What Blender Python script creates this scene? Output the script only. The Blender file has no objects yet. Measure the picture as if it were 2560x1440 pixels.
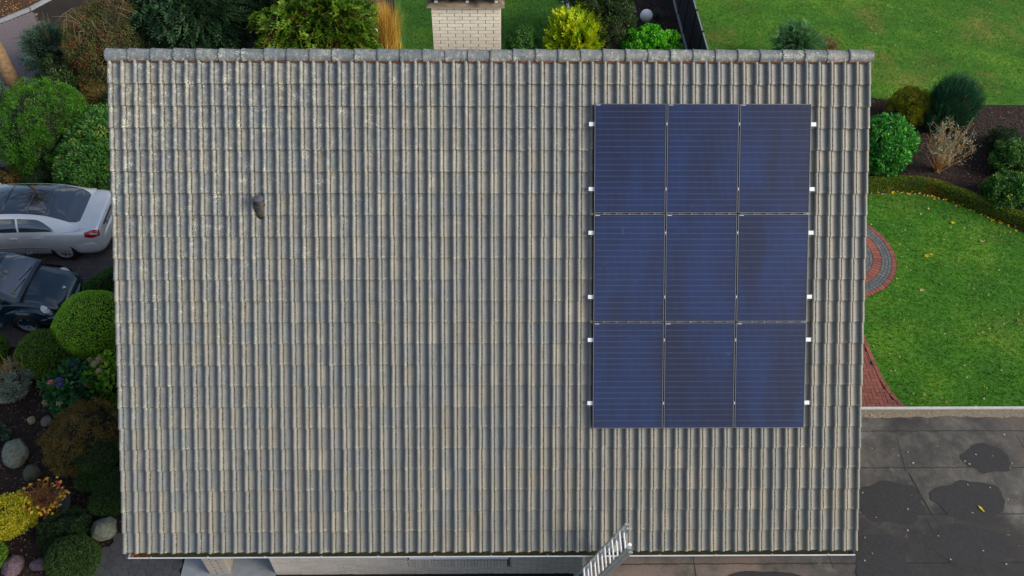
import bpy, bmesh, math, random
import numpy as np
from mathutils import Vector, Matrix, noise as mnoise

scene = bpy.context.scene
COL = scene.collection
R = math.radians
rng = np.random.default_rng(7)
random.seed(7)

# ------------------------------------------------------------------ camera
cam_data = bpy.data.cameras.new('camera')
cam = bpy.data.objects.new('camera', cam_data)
COL.objects.link(cam)
cam_data.sensor_width = 36.0
cam_data.lens = 30.234
cam_data.clip_end = 2000
_r = Vector((0.99993617, -0.00829565, 0.00767069))
_u = Vector((0.0010329, 0.74318369, 0.66908664))
_f = Vector((0.01125124, 0.66903601, -0.74314483))
cam.matrix_world = Matrix(((_r.x, _u.x, -_f.x, 0.15676), (_r.y, _u.y, -_f.y, -11.65904),
                           (_r.z, _u.z, -_f.z, 16.38998), (0, 0, 0, 1)))
scene.camera = cam

# ------------------------------------------------------------------ sky, sun, exposure
SUN_EL, SUN_AZ = R(30), R(110)          # azimuth clockwise from +Y (north)
world = bpy.data.worlds.new('World')
scene.world = world
world.use_nodes = True
wn = world.node_tree.nodes
sky = wn.new('ShaderNodeTexSky')
sky.sky_type = 'NISHITA'
sky.sun_disc = False
sky.sun_elevation = SUN_EL
sky.sun_rotation = SUN_AZ
sky.air_density = 1.0
sky.dust_density = 2.5
sky.ozone_density = 1.0
bg = wn['Background']
bg.inputs['Strength'].default_value = 0.135
# broken cloud over the whole dome
wl = world.node_tree.links
tc = wn.new('ShaderNodeTexCoord'); cn = wn.new('ShaderNodeTexNoise')
cn.inputs['Scale'].default_value = 2.6; cn.inputs['Detail'].default_value = 6; cn.inputs['Roughness'].default_value = 0.6
wl.new(tc.outputs['Generated'], cn.inputs['Vector'])
cr_ = wn.new('ShaderNodeMapRange'); cr_.interpolation_type = 'SMOOTHSTEP'
cr_.inputs[1].default_value = 0.50; cr_.inputs[2].default_value = 0.68; cr_.inputs[4].default_value = 0.85
wl.new(cn.outputs[0], cr_.inputs[0])
cm = wn.new('ShaderNodeMix'); cm.data_type = 'RGBA'
wl.new(cr_.outputs[0], cm.inputs[0]); wl.new(sky.outputs[0], cm.inputs[6]); cm.inputs[7].default_value = (5.6, 5.5, 5.4, 1)
wl.new(cm.outputs[2], bg.inputs['Color'])
sun_data = bpy.data.lights.new('sun', 'SUN')
sun = bpy.data.objects.new('sun', sun_data)
COL.objects.link(sun)
sun_data.energy = 2.6
sun_data.angle = R(30)
sun_data.color = (1.0, 0.92, 0.81)
_s = Vector((math.sin(SUN_AZ) * math.cos(SUN_EL), math.cos(SUN_AZ) * math.cos(SUN_EL), math.sin(SUN_EL)))
sun.rotation_euler = _s.to_track_quat('Z', 'Y').to_euler()
sun.location = (20, -20, 30)
vs = scene.view_settings
vs.view_transform = 'Standard'
vs.look = 'None'
vs.gamma = 1.0
vs.use_curve_mapping = False
vs.exposure = 0.26

# ------------------------------------------------------------------ helpers
def lin(h):
    h = h.lstrip('#')
    out = []
    for i in (0, 2, 4):
        v = int(h[i:i+2], 16) / 255
        out.append(v / 12.92 if v <= 0.04045 else ((v + 0.055) / 1.055) ** 2.4)
    return (*out, 1.0)

class G:
    """tiny node graph helper"""
    def __init__(self, name):
        self.m = bpy.data.materials.new(name)
        self.m.use_nodes = True
        self.t = self.m.node_tree
        self.b = self.t.nodes['Principled BSDF']
    def put(self, sock, v):
        if hasattr(v, 'links') or isinstance(v, bpy.types.NodeSocket):
            self.t.links.new(v, sock)
        elif isinstance(v, (int, float)) and hasattr(sock.default_value, '__len__'):
            sock.default_value = [v] * len(sock.default_value)
        else:
            if hasattr(sock.default_value, '__len__') and len(sock.default_value) == 3:
                v = v[:3]
            sock.default_value = v
    def n(self, typ, out=0, props=None, **ins):
        nd = self.t.nodes.new('ShaderNode' + typ)
        for k, v in (props or {}).items():
            setattr(nd, k, v)
        for k, v in ins.items():
            key = int(k[1:]) if k[0] == '_' else k
            self.put(nd.inputs[key], v)
        return nd.outputs[out]
    def math(self, op, a, b=0.0, c=0.0):
        return self.n('Math', 0, {'operation': op}, _0=a, _1=b, _2=c)
    def mix(self, f, a, b, mode='MIX'):
        nd = self.t.nodes.new('ShaderNodeMix')
        nd.data_type = 'RGBA'; nd.blend_type = mode
        self.put(nd.inputs[0], f); self.put(nd.inputs[6], a); self.put(nd.inputs[7], b)
        return nd.outputs[2]
    def ramp(self, f, stops):
        nd = self.t.nodes.new('ShaderNodeValToRGB')
        e = nd.color_ramp.elements
        while len(e) < len(stops):
            e.new(0.5)
        for i, (p, c) in enumerate(stops):
            e[i].position = p
            e[i].color = c if len(c) == 4 else (*c, 1)
        self.put(nd.inputs[0], f)
        return nd.outputs[0]
    def step(self, f, lo, hi):
        nd = self.t.nodes.new('ShaderNodeMapRange')
        nd.interpolation_type = 'SMOOTHSTEP'
        self.put(nd.inputs[0], f); self.put(nd.inputs[1], lo); self.put(nd.inputs[2], hi)
        return nd.outputs[0]
    def pos(self):
        return self.n('NewGeometry', 0)
    def obj(self):
        return self.n('TexCoord', 3)
    def noise(self, vec, scale, detail=3, rough=0.55, out=0):
        return self.n('TexNoise', out, None, Vector=vec, Scale=scale, Detail=detail, Roughness=rough)
    def vor(self, vec, scale, out=0, feat='F1', rand=1.0):
        return self.n('TexVoronoi', out, {'feature': feat}, Vector=vec, Scale=scale, Randomness=rand)
    def sep(self, vec, i):
        return self.n('SeparateXYZ', i, None, _0=vec)
    def bump(self, h, strength=0.3, dist=0.01):
        self.put(self.b.inputs['Normal'], self.n('Bump', 0, None, Strength=strength, Distance=dist, Height=h))
    def set(self, **k):
        for a, v in k.items():
            self.put(self.b.inputs[a.replace('_', ' ')], v)
        return self

def plain(name, col, rough=0.6, metal=0.0, var=0.12, scale=12.0, coat=0.0, bump=0.0, spec=0.5):
    g = G(name)
    c = lin(col) if isinstance(col, str) else (*col, 1)
    if var:
        nz = g.noise(g.pos(), scale, 5, 0.65)
        lo = tuple(x * (1 - var) for x in c[:3]) + (1,)
        hi = tuple(min(1, x * (1 + var)) for x in c[:3]) + (1,)
        g.set(Base_Color=g.ramp(nz, [(0.3, lo), (0.7, hi)]))
        if bump:
            g.bump(nz, bump, 0.01)
    else:
        g.set(Base_Color=c)
    g.set(Roughness=rough, Metallic=metal, Coat_Weight=coat)
    g.b.inputs['Specular IOR Level'].default_value = spec
    g.b.inputs['Coat Roughness'].default_value = 0.03
    return g.m

LEAF_GAIN = 1.45
def leafmat(name, stops, rough=0.55, trans=0.22, patch=None):
    """leaf colours spread over a per-leaf random attribute"""
    g = G(name)
    t = g.n('Attribute', 2, {'attribute_name': 'tint'})
    cs = [tuple(min(1, v * LEAF_GAIN) for v in lin(s)[:3]) + (1,) for s in stops]
    col = g.ramp(t, [(i / (len(cs) - 1), c) for i, c in enumerate(cs)])
    nz = g.noise(g.pos(), 3.0, 3)
    col = g.mix(0.5, col, g.ramp(nz, [(0.3, (0.72, 0.72, 0.72, 1)), (0.7, (1.22, 1.2, 1.05, 1))]), 'MULTIPLY')
    if patch:
        pz = g.step(g.noise(g.pos(), patch[1], 2), 0.56, 0.66)
        col = g.mix(pz, col, lin(patch[0]))
    g.set(Base_Color=col, Roughness=rough)
    g.b.inputs['Specular IOR Level'].default_value = 0.35
    tr = g.n('BsdfTranslucent', 0, None, Color=col)
    mx = g.t.nodes.new('ShaderNodeMixShader')
    mx.inputs[0].default_value = trans
    g.t.links.new(g.b.outputs[0], mx.inputs[1]); g.t.links.new(tr, mx.inputs[2])
    g.t.links.new(mx.outputs[0], g.t.nodes['Material Output'].inputs[0])
    return g.m

def link(o, parent=None):
    COL.objects.link(o)
    if parent is not None:
        o.parent = parent
    return o

def tag(o, label=None, cat=None, group=None, kind=None):
    if label: o['label'] = label
    if cat: o['category'] = cat
    if group: o['group'] = group
    if kind: o['kind'] = kind
    return o

def empty(name, loc=(0, 0, 0), rz=0.0, label=None, cat=None, group=None, parent=None):
    o = bpy.data.objects.new(name, None)
    o.empty_display_size = 0.2
    o.location = loc
    o.rotation_euler = (0, 0, rz)
    link(o, parent)
    return tag(o, label, cat, group)

def place(name, mesh, parent=None, loc=(0, 0, 0), rot=(0, 0, 0), scale=None):
    o = bpy.data.objects.new(name, mesh)
    o.location = loc
    o.rotation_euler = rot
    if scale: o.scale = scale
    return link(o, parent)

def fast(name, V, F, mat, tint=None, smooth=False):
    """mesh from numpy arrays, F is (m,k)"""
    V = np.asarray(V, np.float32); F = np.asarray(F, np.int32)
    me = bpy.data.meshes.new(name)
    m, k = F.shape
    me.vertices.add(len(V)); me.vertices.foreach_set('co', V.ravel())
    me.loops.add(m * k); me.loops.foreach_set('vertex_index', F.ravel())
    me.polygons.add(m)
    me.polygons.foreach_set('loop_start', np.arange(0, m * k, k, dtype=np.int32))
    me.polygons.foreach_set('use_smooth', np.full(m, smooth))
    if tint is not None:
        a = me.attributes.new('tint', 'FLOAT', 'FACE')
        a.data.foreach_set('value', np.asarray(tint, np.float32))
    me.update(calc_edges=True)
    me.validate()
    if mat: me.materials.append(mat)
    return me

class MB:
    def __init__(self):
        self.v = []; self.f = []
    def add(self, vs, fs):
        o = len(self.v)
        self.v += [tuple(p) for p in vs]
        self.f += [tuple(i + o for i in f) for f in fs]
        return self
    def box(self, x0, x1, y0, y1, z0, z1, ch=0.0):
        if ch <= 0:
            vs = [(x0, y0, z0), (x1, y0, z0), (x1, y1, z0), (x0, y1, z0), (x0, y0, z1), (x1, y0, z1), (x1, y1, z1), (x0, y1, z1)]
            fs = [(3, 2, 1, 0), (4, 5, 6, 7), (0, 1, 5, 4), (1, 2, 6, 5), (2, 3, 7, 6), (3, 0, 4, 7)]
        else:
            zc = z1 - ch
            vs = [(x0, y0, z0), (x1, y0, z0), (x1, y1, z0), (x0, y1, z0), (x0, y0, zc), (x1, y0, zc), (x1, y1, zc), (x0, y1, zc),
                  (x0 + ch, y0 + ch, z1), (x1 - ch, y0 + ch, z1), (x1 - ch, y1 - ch, z1), (x0 + ch, y1 - ch, z1)]
            fs = [(3, 2, 1, 0), (8, 9, 10, 11)]
            for a in range(4):
                b = (a + 1) % 4
                fs += [(a, b, b + 4, a + 4), (a + 4, b + 4, b + 8, a + 8)]
        return self.add(vs, fs)
    def obox(self, M4, sx, sy, sz):
        vs = [M4 @ Vector((x * sx / 2, y * sy / 2, z * sz / 2)) for z in (-1, 1) for x, y in ((-1, -1), (1, -1), (1, 1), (-1, 1))]
        return self.add(vs, [(3, 2, 1, 0), (4, 5, 6, 7), (0, 1, 5, 4), (1, 2, 6, 5), (2, 3, 7, 6), (3, 0, 4, 7)])
    def bar(self, a, b, w, h, up=(0, 0, 1)):
        a = Vector(a); b = Vector(b)
        d = (b - a); L = d.length; d.normalize()
        u = Vector(up); s = d.cross(u).normalized(); u = s.cross(d)
        M4 = Matrix(((s.x, d.x, u.x, 0), (s.y, d.y, u.y, 0), (s.z, d.z, u.z, 0), (0, 0, 0, 1)))
        M4.translation = (a + b) / 2
        return self.obox(M4, w, L, h)
    def tube(self, pts, rad, n=6, caps=True):
        pts = [Vector(p) for p in pts]
        rad = rad if hasattr(rad, '__len__') else [rad] * len(pts)
        vs = []; fs = []
        for i, p in enumerate(pts):
            d = (pts[min(i + 1, len(pts) - 1)] - pts[max(i - 1, 0)]).normalized()
            a = d.cross(Vector((0.31, 0.17, 0.93)))
            if a.length < 1e-3: a = d.cross(Vector((1, 0, 0)))
            a.normalize(); b = d.cross(a)
            for k in range(n):
                t = 2 * math.pi * k / n
                vs.append(p + (a * math.cos(t) + b * math.sin(t)) * rad[i])
        for i in range(len(pts) - 1):
            for k in range(n):
                k2 = (k + 1) % n
                fs.append((i * n + k, i * n + k2, (i + 1) * n + k2, (i + 1) * n + k))
        if caps:
            fs.append(tuple(range(n - 1, -1, -1)))
            fs.append(tuple((len(pts) - 1) * n + k for k in range(n)))
        return self.add(vs, fs)
    def lathe(self, prof, n=24, c=(0, 0, 0), closed=False, caps=True):
        vs = []; fs = []
        for r, z in prof:
            for k in range(n):
                t = 2 * math.pi * k / n
                vs.append((c[0] + r * math.cos(t), c[1] + r * math.sin(t), c[2] + z))
        m = len(prof)
        for i in range(m if closed else m - 1):
            j = (i + 1) % m
            for k in range(n):
                k2 = (k + 1) % n
                fs.append((i * n + k, i * n + k2, j * n + k2, j * n + k))
        if not closed and caps:
            if prof[0][0] > 1e-4: fs.append(tuple(range(n - 1, -1, -1)))
            if prof[-1][0] > 1e-4: fs.append(tuple((m - 1) * n + k for k in range(n)))
        return self.add(vs, fs)
    def prism(self, poly, z0, z1):
        n = len(poly)
        vs = [(x, y, z0) for x, y in poly] + [(x, y, z1) for x, y in poly]
        fs = [tuple(range(n - 1, -1, -1)), tuple(range(n, 2 * n))]
        fs += [(i, (i + 1) % n, (i + 1) % n + n, i + n) for i in range(n)]
        return self.add(vs, fs)
    def mesh(self, name, mat, smooth=False, angle=None):
        me = bpy.data.meshes.new(name)
        me.from_pydata([tuple(p) for p in self.v], [], self.f)
        if smooth:
            me.polygons.foreach_set('use_smooth', [True] * len(me.polygons))
            if angle: me.set_sharp_from_angle(angle=R(angle))
        me.update()
        if mat: me.materials.append(mat)
        return me
    def build(self, name, mat, parent=None, smooth=False, angle=None, loc=(0, 0, 0), rot=(0, 0, 0)):
        return place(name, self.mesh(name, mat, smooth, angle), parent, loc, rot)

def inpoly(P, poly):
    x, y = P[:, 0], P[:, 1]
    ins = np.zeros(len(P), bool)
    n = len(poly)
    for i in range(n):
        x1, y1 = poly[i]; x2, y2 = poly[(i + 1) % n]
        c = ((y1 > y) != (y2 > y)) & (x < (x2 - x1) * (y - y1) / (y2 - y1 + 1e-12) + x1)
        ins ^= c
    return ins

def scatter(poly, n, holes=()):
    a = np.array(poly); lo, hi = a.min(0), a.max(0)
    P = lo + rng.random((int(n), 2)) * (hi - lo)
    k = inpoly(P, poly)
    for h in holes: k &= ~inpoly(P, h)
    return P[k]

def sheet(name, poly, z, mat, kind='structure'):
    me = bpy.data.meshes.new(name)
    me.from_pydata([(x, y, z) for x, y in poly], [], [tuple(range(len(poly)))])
    me.materials.append(mat); me.update()
    return tag(place(name, me), kind=kind)

def nrm(a):
    return a / (np.linalg.norm(a, axis=-1, keepdims=True) + 1e-9)

def leafquads(P, D, U, L, W, fold=0.25):
    """diamond leaf: base, side, tip, side"""
    n = len(P)
    L = np.broadcast_to(np.asarray(L, float), (n,))[:, None]; W = np.broadcast_to(np.asarray(W, float), (n,))[:, None]
    S = nrm(np.cross(D, U)); U2 = np.cross(S, D)
    V = np.empty((n, 4, 3))
    V[:, 0] = P
    V[:, 1] = P + D * L * 0.45 + S * W * 0.5 + U2 * W * fold
    V[:, 2] = P + D * L
    V[:, 3] = P + D * L * 0.45 - S * W * 0.5 + U2 * W * fold
    return V.reshape(-1, 3), np.arange(n * 4).reshape(n, 4)

def sph(n):
    d = rng.normal(size=(n, 3))
    return nrm(d)

def joinq(parts):
    Vs, Fs, Ts = [], [], []; o = 0
    for V, F, T in parts:
        Vs.append(V); Fs.append(F + o); Ts.append(T); o += len(V)
    return np.concatenate(Vs), np.concatenate(Fs), np.concatenate(Ts)
# ------------------------------------------------------------------ materials
AL = R(46.024)
CA, SA = math.cos(AL), math.sin(AL)
ZR = 8.7367                                  # height of the tile plane at the ridge
TP, TW, T0 = 0.341, 0.1983, 0.353            # course pitch, column pitch, first tail

def roofxt(g):
    p = g.pos()
    x = g.sep(p, 0); y = g.sep(p, 1); z = g.sep(p, 2)
    t = g.math('MULTIPLY', g.math('ADD', g.math('MULTIPLY', y, CA), g.math('MULTIPLY', g.math('SUBTRACT', z, ZR), SA)), -1.0)
    return x, t

def make_tile_mat(name, ridge=False):
    g = G(name)
    x, t = roofxt(g)
    u = g.math('DIVIDE', g.math('ADD', x, 6.0), TW)
    w = g.math('DIVIDE', g.math('SUBTRACT', t, T0 - TP), TP)
    fx = g.math('FRACT', u); ft = g.math('FRACT', w)
    cell = g.n('CombineXYZ', 0, None, _0=g.math('FLOOR', u), _1=g.math('FLOOR', w), _2=0.0)
    wn_ = g.n('TexWhiteNoise', 0, {'noise_dimensions': '2D'}, Vector=cell)
    xt = g.n('CombineXYZ', 0, None, _0=x, _1=t, _2=0.0)
    streak = g.n('CombineXYZ', 0, None, _0=g.math('MULTIPLY', x, 26.0), _1=g.math('MULTIPLY', t, 2.2), _2=0.0)
    col = g.ramp(wn_, [(0.0, lin('#666d72')), (0.5, lin('#6c7276')), (1.0, lin('#74767a'))]) if ridge else g.ramp(wn_, [(0.0, lin('#6b6f72')), (0.35, lin('#727373')), (0.62, lin('#797670')), (0.85, lin('#6d6f72')), (1.0, lin('#86827b'))])
    # broad tint drift: bluer to the north-west, browner below and round the panels
    side = g.math('ADD', g.math('MULTIPLY', g.math('ADD', x, 6.0), 0.050), g.math('MULTIPLY', t, 0.045))
    side = g.math('ADD', side, g.math('MULTIPLY', g.math('SUBTRACT', g.noise(xt, 0.9, 3), 0.5), 1.0))
    col = g.mix(g.step(side, 0.1, 0.95), g.mix(1.0, col, (0.94, 1.0, 1.04, 1), 'MULTIPLY'), g.mix(1.0, col, (1.01, 1.0, 0.92, 1), 'MULTIPLY'))
    col = g.mix(0.75, col, g.ramp(g.noise(streak, 1.0, 4, 0.6), [(0.3, (0.72, 0.71, 0.68, 1)), (0.72, (1.28, 1.27, 1.24, 1))]), 'MULTIPLY')
    col = g.mix(0.65, col, g.ramp(g.noise(xt, 55, 4, 0.75), [(0.3, (0.60, 0.59, 0.57, 1)), (0.7, (1.38, 1.38, 1.36, 1))]), 'MULTIPLY')
    # drips of dark algae
    blot = g.step(g.noise(xt, 3.1, 4, 0.6), 0.60, 0.70)
    col = g.mix(g.math('MULTIPLY', blot, 0.35), col, lin('#565245'))
    if not ridge:
        # dirt packed into the side joint; dark tail band has lap shade painted in
        groove = g.math('MULTIPLY', g.step(fx, 0.335, 0.36), g.math('SUBTRACT', 1.0, g.step(fx, 0.40, 0.47)))
        dirt = g.mix(g.step(g.noise(xt, 40, 2), 0.42, 0.62), lin('#4b4637'), lin('#a5a28e'))
        col = g.mix(g.math('MULTIPLY', groove, g.step(g.noise(xt, 6, 2), 0.25, 0.5)), col, dirt)
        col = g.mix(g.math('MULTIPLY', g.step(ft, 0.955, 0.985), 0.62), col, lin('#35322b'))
        tail = g.step(ft, 0.88, 0.96)
        moss = g.math('MULTIPLY', g.step(ft, 0.80, 0.93), g.step(g.noise(xt, 34, 3, 0.6), 0.50, 0.62))
        col = g.mix(g.math('MULTIPLY', moss, g.step(g.noise(xt, 5, 2), 0.35, 0.6)), col, g.mix(g.noise(xt, 3, 1), lin('#8f8a66'), lin('#b5b39f')))
    # lichen: more at the north-west and along the ridge
    if ridge:
        reg = g.math('ADD', 0.80, g.math('MULTIPLY', g.math('SUBTRACT', g.noise(xt, 0.55, 1), 0.5), 1.1))
    else:
        reg = g.math('SUBTRACT', 1.0, g.math('ADD', g.math('MULTIPLY', g.math('ADD', x, 6.0), 0.055), g.math('MULTIPLY', t, 0.085)))
        reg = g.math('MAXIMUM', reg, 0.10)
    m1 = g.math('MULTIPLY', g.step(g.noise(xt, 4.5, 3, 0.65), 0.45, 0.70), reg)
    wob = g.n('VectorMath', 0, {'operation': 'ADD'}, _0=xt, _1=g.n('VectorMath', 0, {'operation': 'SCALE'}, _0=g.noise(xt, 60, 2, 0.6, 1), Scale=0.012))
    d1 = g.vor(wob, 52.0)
    spot = g.math('MULTIPLY', g.math('LESS_THAN', d1, g.math('MULTIPLY', m1, 0.62)), 1.0)
    ringhole = g.math('MULTIPLY', g.math('LESS_THAN', d1, g.math('MULTIPLY', m1, 0.27)), 0.45)
    d2 = g.vor(xt, 130.0)
    m2 = g.math('MULTIPLY', g.step(g.noise(xt, 11, 3, 0.7), 0.34, 0.66), g.math('ADD', reg, 0.28))
    speck = g.math('LESS_THAN', d2, g.math('MULTIPLY', m2, 0.42))
    lw = lin('#c6c8b4'); ly = lin('#9ea06c')
    lc = g.mix(g.step(g.noise(xt, 2.6, 2), 0.53, 0.66), lw, ly)
    col = g.mix(g.math('MULTIPLY', speck, 0.75), col, lin('#b9bbae'))
    col = g.mix(g.math('SUBTRACT', g.math('MULTIPLY', spot, 0.85), ringhole), col, lc)
    if ridge:
        lo = g.step(t, -0.10, 0.0)          # lower half carries the thick crust
        cr = g.math('MULTIPLY', g.step(g.noise(xt, 16, 4, 0.75), g.math('SUBTRACT', 0.63, g.math('MULTIPLY', lo, 0.16)), 0.64), g.step(reg, 0.45, 0.85))
        col = g.mix(g.math('MULTIPLY', cr, 0.9), col, g.mix(g.noise(xt, 7, 2), lin('#d0cfc0'), lin('#a7a283')))
    g.set(Base_Color=col, Roughness=0.50)
    g.b.inputs['Specular IOR Level'].default_value = 0.5
    g.bump(g.math('ADD', g.noise(xt, 160, 3, 0.7), g.math('MULTIPLY', spot, 0.8)), 0.25, 0.004)
    return g.m

M = {}
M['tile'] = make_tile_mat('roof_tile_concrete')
M['ridge'] = make_tile_mat('ridge_tile_concrete', True)
M['under'] = plain('roof_underlay', '#2a2622', 0.9)
M['mortar'] = plain('ridge_bedding_clay', '#5e3d2e', 0.9, var=0.6, scale=14)
M['zinc'] = plain('zinc_gutter', '#d3dae0', 0.38, 0.3, 0.12, 5)
M['zincdull'] = plain('zinc_dull', '#8d979c', 0.55, 0.4, 0.2, 9)
M['alu'] = plain('aluminium', '#aebbc0', 0.36, 0.8, 0.22, 7)
M['aluwhite'] = plain('bright_aluminium', '#e9ecee', 0.4, 0.15, 0.04, 20)
M['frame'] = plain('panel_frame_alu', '#7c8082', 0.4, 0.6, 0.1, 9)
M['black'] = plain('black_plastic', '#0d0e10', 0.5, var=0.2)
M['rubber'] = plain('tyre_rubber', '#17171a', 0.85, var=0.2, scale=30)
M['white'] = plain('opal_white', '#f6f7f5', 0.25, var=0.02)
M['concrete'] = plain('concrete_slab', '#8e949a', 0.85, var=0.18, scale=6, bump=0.2)
M['wallmortar'] = plain('mortar_joint', '#5d574d', 0.95, var=0.2, scale=30)
M['render'] = plain('render', '#b9b4a8', 0.9)
M['vent'] = plain('vent_pipe_plastic', '#4b4745', 0.55, var=0.2, scale=25)
M['soil'] = plain('soil', '#241d17', 0.95, var=0.4, scale=7, bump=0.5)
M['moss'] = plain('gutter_moss', '#38391f', 0.95, var=0.5, scale=18, bump=0.6)
M['bark'] = plain('bark', '#8b7355', 0.9, var=0.4, scale=9, bump=0.6)
M['twig'] = plain('twig_bark', '#5b4a39', 0.9, var=0.3, scale=20)
M['straw'] = plain('straw_stem', '#b58d52', 0.8, var=0.3, scale=20)
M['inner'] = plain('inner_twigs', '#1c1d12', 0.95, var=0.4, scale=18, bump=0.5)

def brickmat(name, a, b, soot=False):
    g = G(name)
    p = g.pos()
    rnd = g.n('ObjectInfo', 5)
    col = g.mix(rnd, lin(a), lin(b))
    col = g.mix(0.6, col, g.ramp(g.noise(p, 35, 4, 0.7), [(0.3, (0.72, 0.71, 0.7, 1)), (0.7, (1.2, 1.2, 1.2, 1))]), 'MULTIPLY')
    dirt = g.step(g.noise(p, 2.2, 4, 0.7), 0.58, 0.78)
    col = g.mix(g.math('MULTIPLY', dirt, 0.35), col, lin('#6d6657'))
    g.set(Base_Color=col, Roughness=0.85)
    g.bump(g.noise(p, 90, 3), 0.25, 0.004)
    return g.m
M['brick'] = brickmat('pale_facing_brick', '#f8efdc', '#efe6d2')
M['brickpillar'] = brickmat('shaded_pillar_brick', '#b0a89e', '#a19a90')  # greyer copy of the pale brick, the pillar's shade put into its colour
M['brickgrey'] = brickmat('wall_facing_brick', '#d2cbc2', '#bfb8b0')
M['paver'] = brickmat('dark_paver', '#4b4747', '#5c5552')
M['street'] = brickmat('violet_grey_paver', '#776e73', '#827573')
M['redbrick'] = brickmat('red_clinker_paver', '#96594a', '#7a4a44')
M['hex'] = brickmat('grey_hex_paver', '#42454a', '#4d5054')
M['cobble'] = brickmat('grey_cobble', '#6d7171', '#595e60')

# panel cells: dark blue silicon under glass with fine silver wires
def cellmat():
    g = G('solar_cell')
    o = g.obj()
    x = g.sep(o, 0); y = g.sep(o, 1)
    fr = g.math('ABSOLUTE', g.math('SUBTRACT', g.math('FRACT', g.math('DIVIDE', g.math('ADD', x, 0.0898), 0.01796)), 0.5))
    wire = g.math('GREATER_THAN', fr, 0.452)
    pad = g.math('MULTIPLY', g.math('GREATER_THAN', fr, 0.30), g.math('GREATER_THAN', g.math('ABSOLUTE', y), 0.0375))
    p = g.pos()
    xt = g.n('VectorMath', 0, {'operation': 'MULTIPLY'}, _0=p, _1=(1.0, 0.35, 0.35))
    rnd = g.n('ObjectInfo', 5)
    col = g.mix(g.step(g.noise(xt, 1.5, 3), 0.32, 0.66), lin('#0a1232'), lin('#0a2555'))
    col = g.mix(g.math('MULTIPLY', rnd, 0.35), col, lin('#0c1434'))
    col = g.mix(g.math('MULTIPLY', wire, 0.22), col, lin('#6f80a8'))
    col = g.mix(g.math('MULTIPLY', pad, 0.22), col, lin('#93a2c2'))
    dust = g.step(g.noise(p, 5, 5, 0.75), 0.62, 0.82)
    col = g.mix(g.math('MULTIPLY', dust, 0.16), col, lin('#9aa0ad'))
    g.set(Base_Color=col, Roughness=0.35, Metallic=0.0, Coat_Weight=0.45)
    g.b.inputs['Coat Roughness'].default_value = 0.06
    g.b.inputs['Specular IOR Level'].default_value = 0.4
    return g.m
M['cell'] = cellmat()
M['backsheet'] = plain('panel_backsheet', '#091640', 0.3, var=0.1, coat=0.3)

def paint(name, col, flake=0.0, rough=0.32):
    g = G(name)
    c = lin(col)
    nz = g.noise(g.pos(), 3, 3)
    g.set(Base_Color=g.mix(0.5, c, g.ramp(nz, [(0.3, (0.88, 0.88, 0.88, 1)), (0.7, (1.08, 1.08, 1.08, 1))]), 'MULTIPLY'), Roughness=rough, Metallic=flake, Coat_Weight=1.0)
    g.b.inputs['Coat Roughness'].default_value = 0.025
    return g.m
M['silver'] = paint('silver_metallic_paint', '#eceef0', 0.35)
M['darkblue'] = paint('dark_green_blue_paint', '#12303f', 0.3, 0.22)
M['carglass'] = plain('tinted_car_glass', '#0c141c', 0.03, var=0, coat=1.0, spec=1.0)
M['carglass'].node_tree.nodes['Principled BSDF'].inputs['IOR'].default_value = 1.75
M['carglass'].node_tree.nodes['Principled BSDF'].inputs['Coat IOR'].default_value = 1.7
M['chrome'] = plain('chrome', '#d7dadd', 0.15, 1.0, 0.0)
M['rim'] = plain('alloy_rim', '#b5b7ba', 0.3, 0.25, 0.1, 20)
M['redlens'] = plain('red_lens', '#a30e1c', 0.12, var=0.1, coat=1.0)
M['clearlens'] = plain('clear_lens', '#c6cccf', 0.08, var=0.12, scale=40, coat=1.0)
M['plate'] = plain('plate_white', '#d9dcdc', 0.4, var=0.04)
M['ink'] = plain('plate_black', '#101114', 0.5, var=0)
M['euroblue'] = plain('plate_blue', '#1b2f86', 0.4, var=0)

# ------------------------------------------------------------------ ground sheets
g = G('ground_soil')
p = g.pos()
c = g.ramp(g.noise(p, 1.3, 5, 0.7), [(0.3, lin('#1d1712')), (0.7, lin('#332a20'))])
g.set(Base_Color=c, Roughness=0.95); g.bump(g.noise(p, 30, 4), 0.5, 0.02)
M['ground'] = g.m
tag(place('ground', fast('ground', [(-150, -150, 0), (150, -150, 0), (150, 150, 0), (-150, 150, 0)], [[0, 1, 2, 3]], M['ground'])), kind='structure')

def lawnmat(name, yell, gain=1.0):
    g = G(name)
    p = g.pos()
    c = g.ramp(g.noise(p, 0.55, 4, 0.6), [(0.30, lin('#326a0e')), (0.5, lin('#407c10')), (0.7, lin('#66941f'))])
    c = g.mix(g.math('MULTIPLY', g.step(g.noise(p, 0.42, 5, 0.7), 0.50, 0.70), yell), c, lin('#828139'))
    c = g.mix(0.6, c, g.ramp(g.noise(p, 28, 4, 0.7), [(0.3, (0.55, 0.6, 0.5, 1)), (0.7, (1.3, 1.25, 1.2, 1))]), 'MULTIPLY')
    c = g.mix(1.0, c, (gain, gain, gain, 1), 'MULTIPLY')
    g.set(Base_Color=c, Roughness=0.9); g.bump(g.noise(p, 60, 3), 0.6, 0.02)
    return g.m
M['lawn'] = lawnmat('lawn_turf', 0.35)
M['lawn2'] = lawnmat('lawn_turf_dry', 0.8)
M['mulch'] = plain('bark_mulch', '#2c211d', 0.95, var=0.5, scale=16, bump=0.8)
M['litterbed'] = plain('leaf_litter_soil', '#4a2f1e', 0.95, var=0.5, scale=9, bump=0.8)

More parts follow.
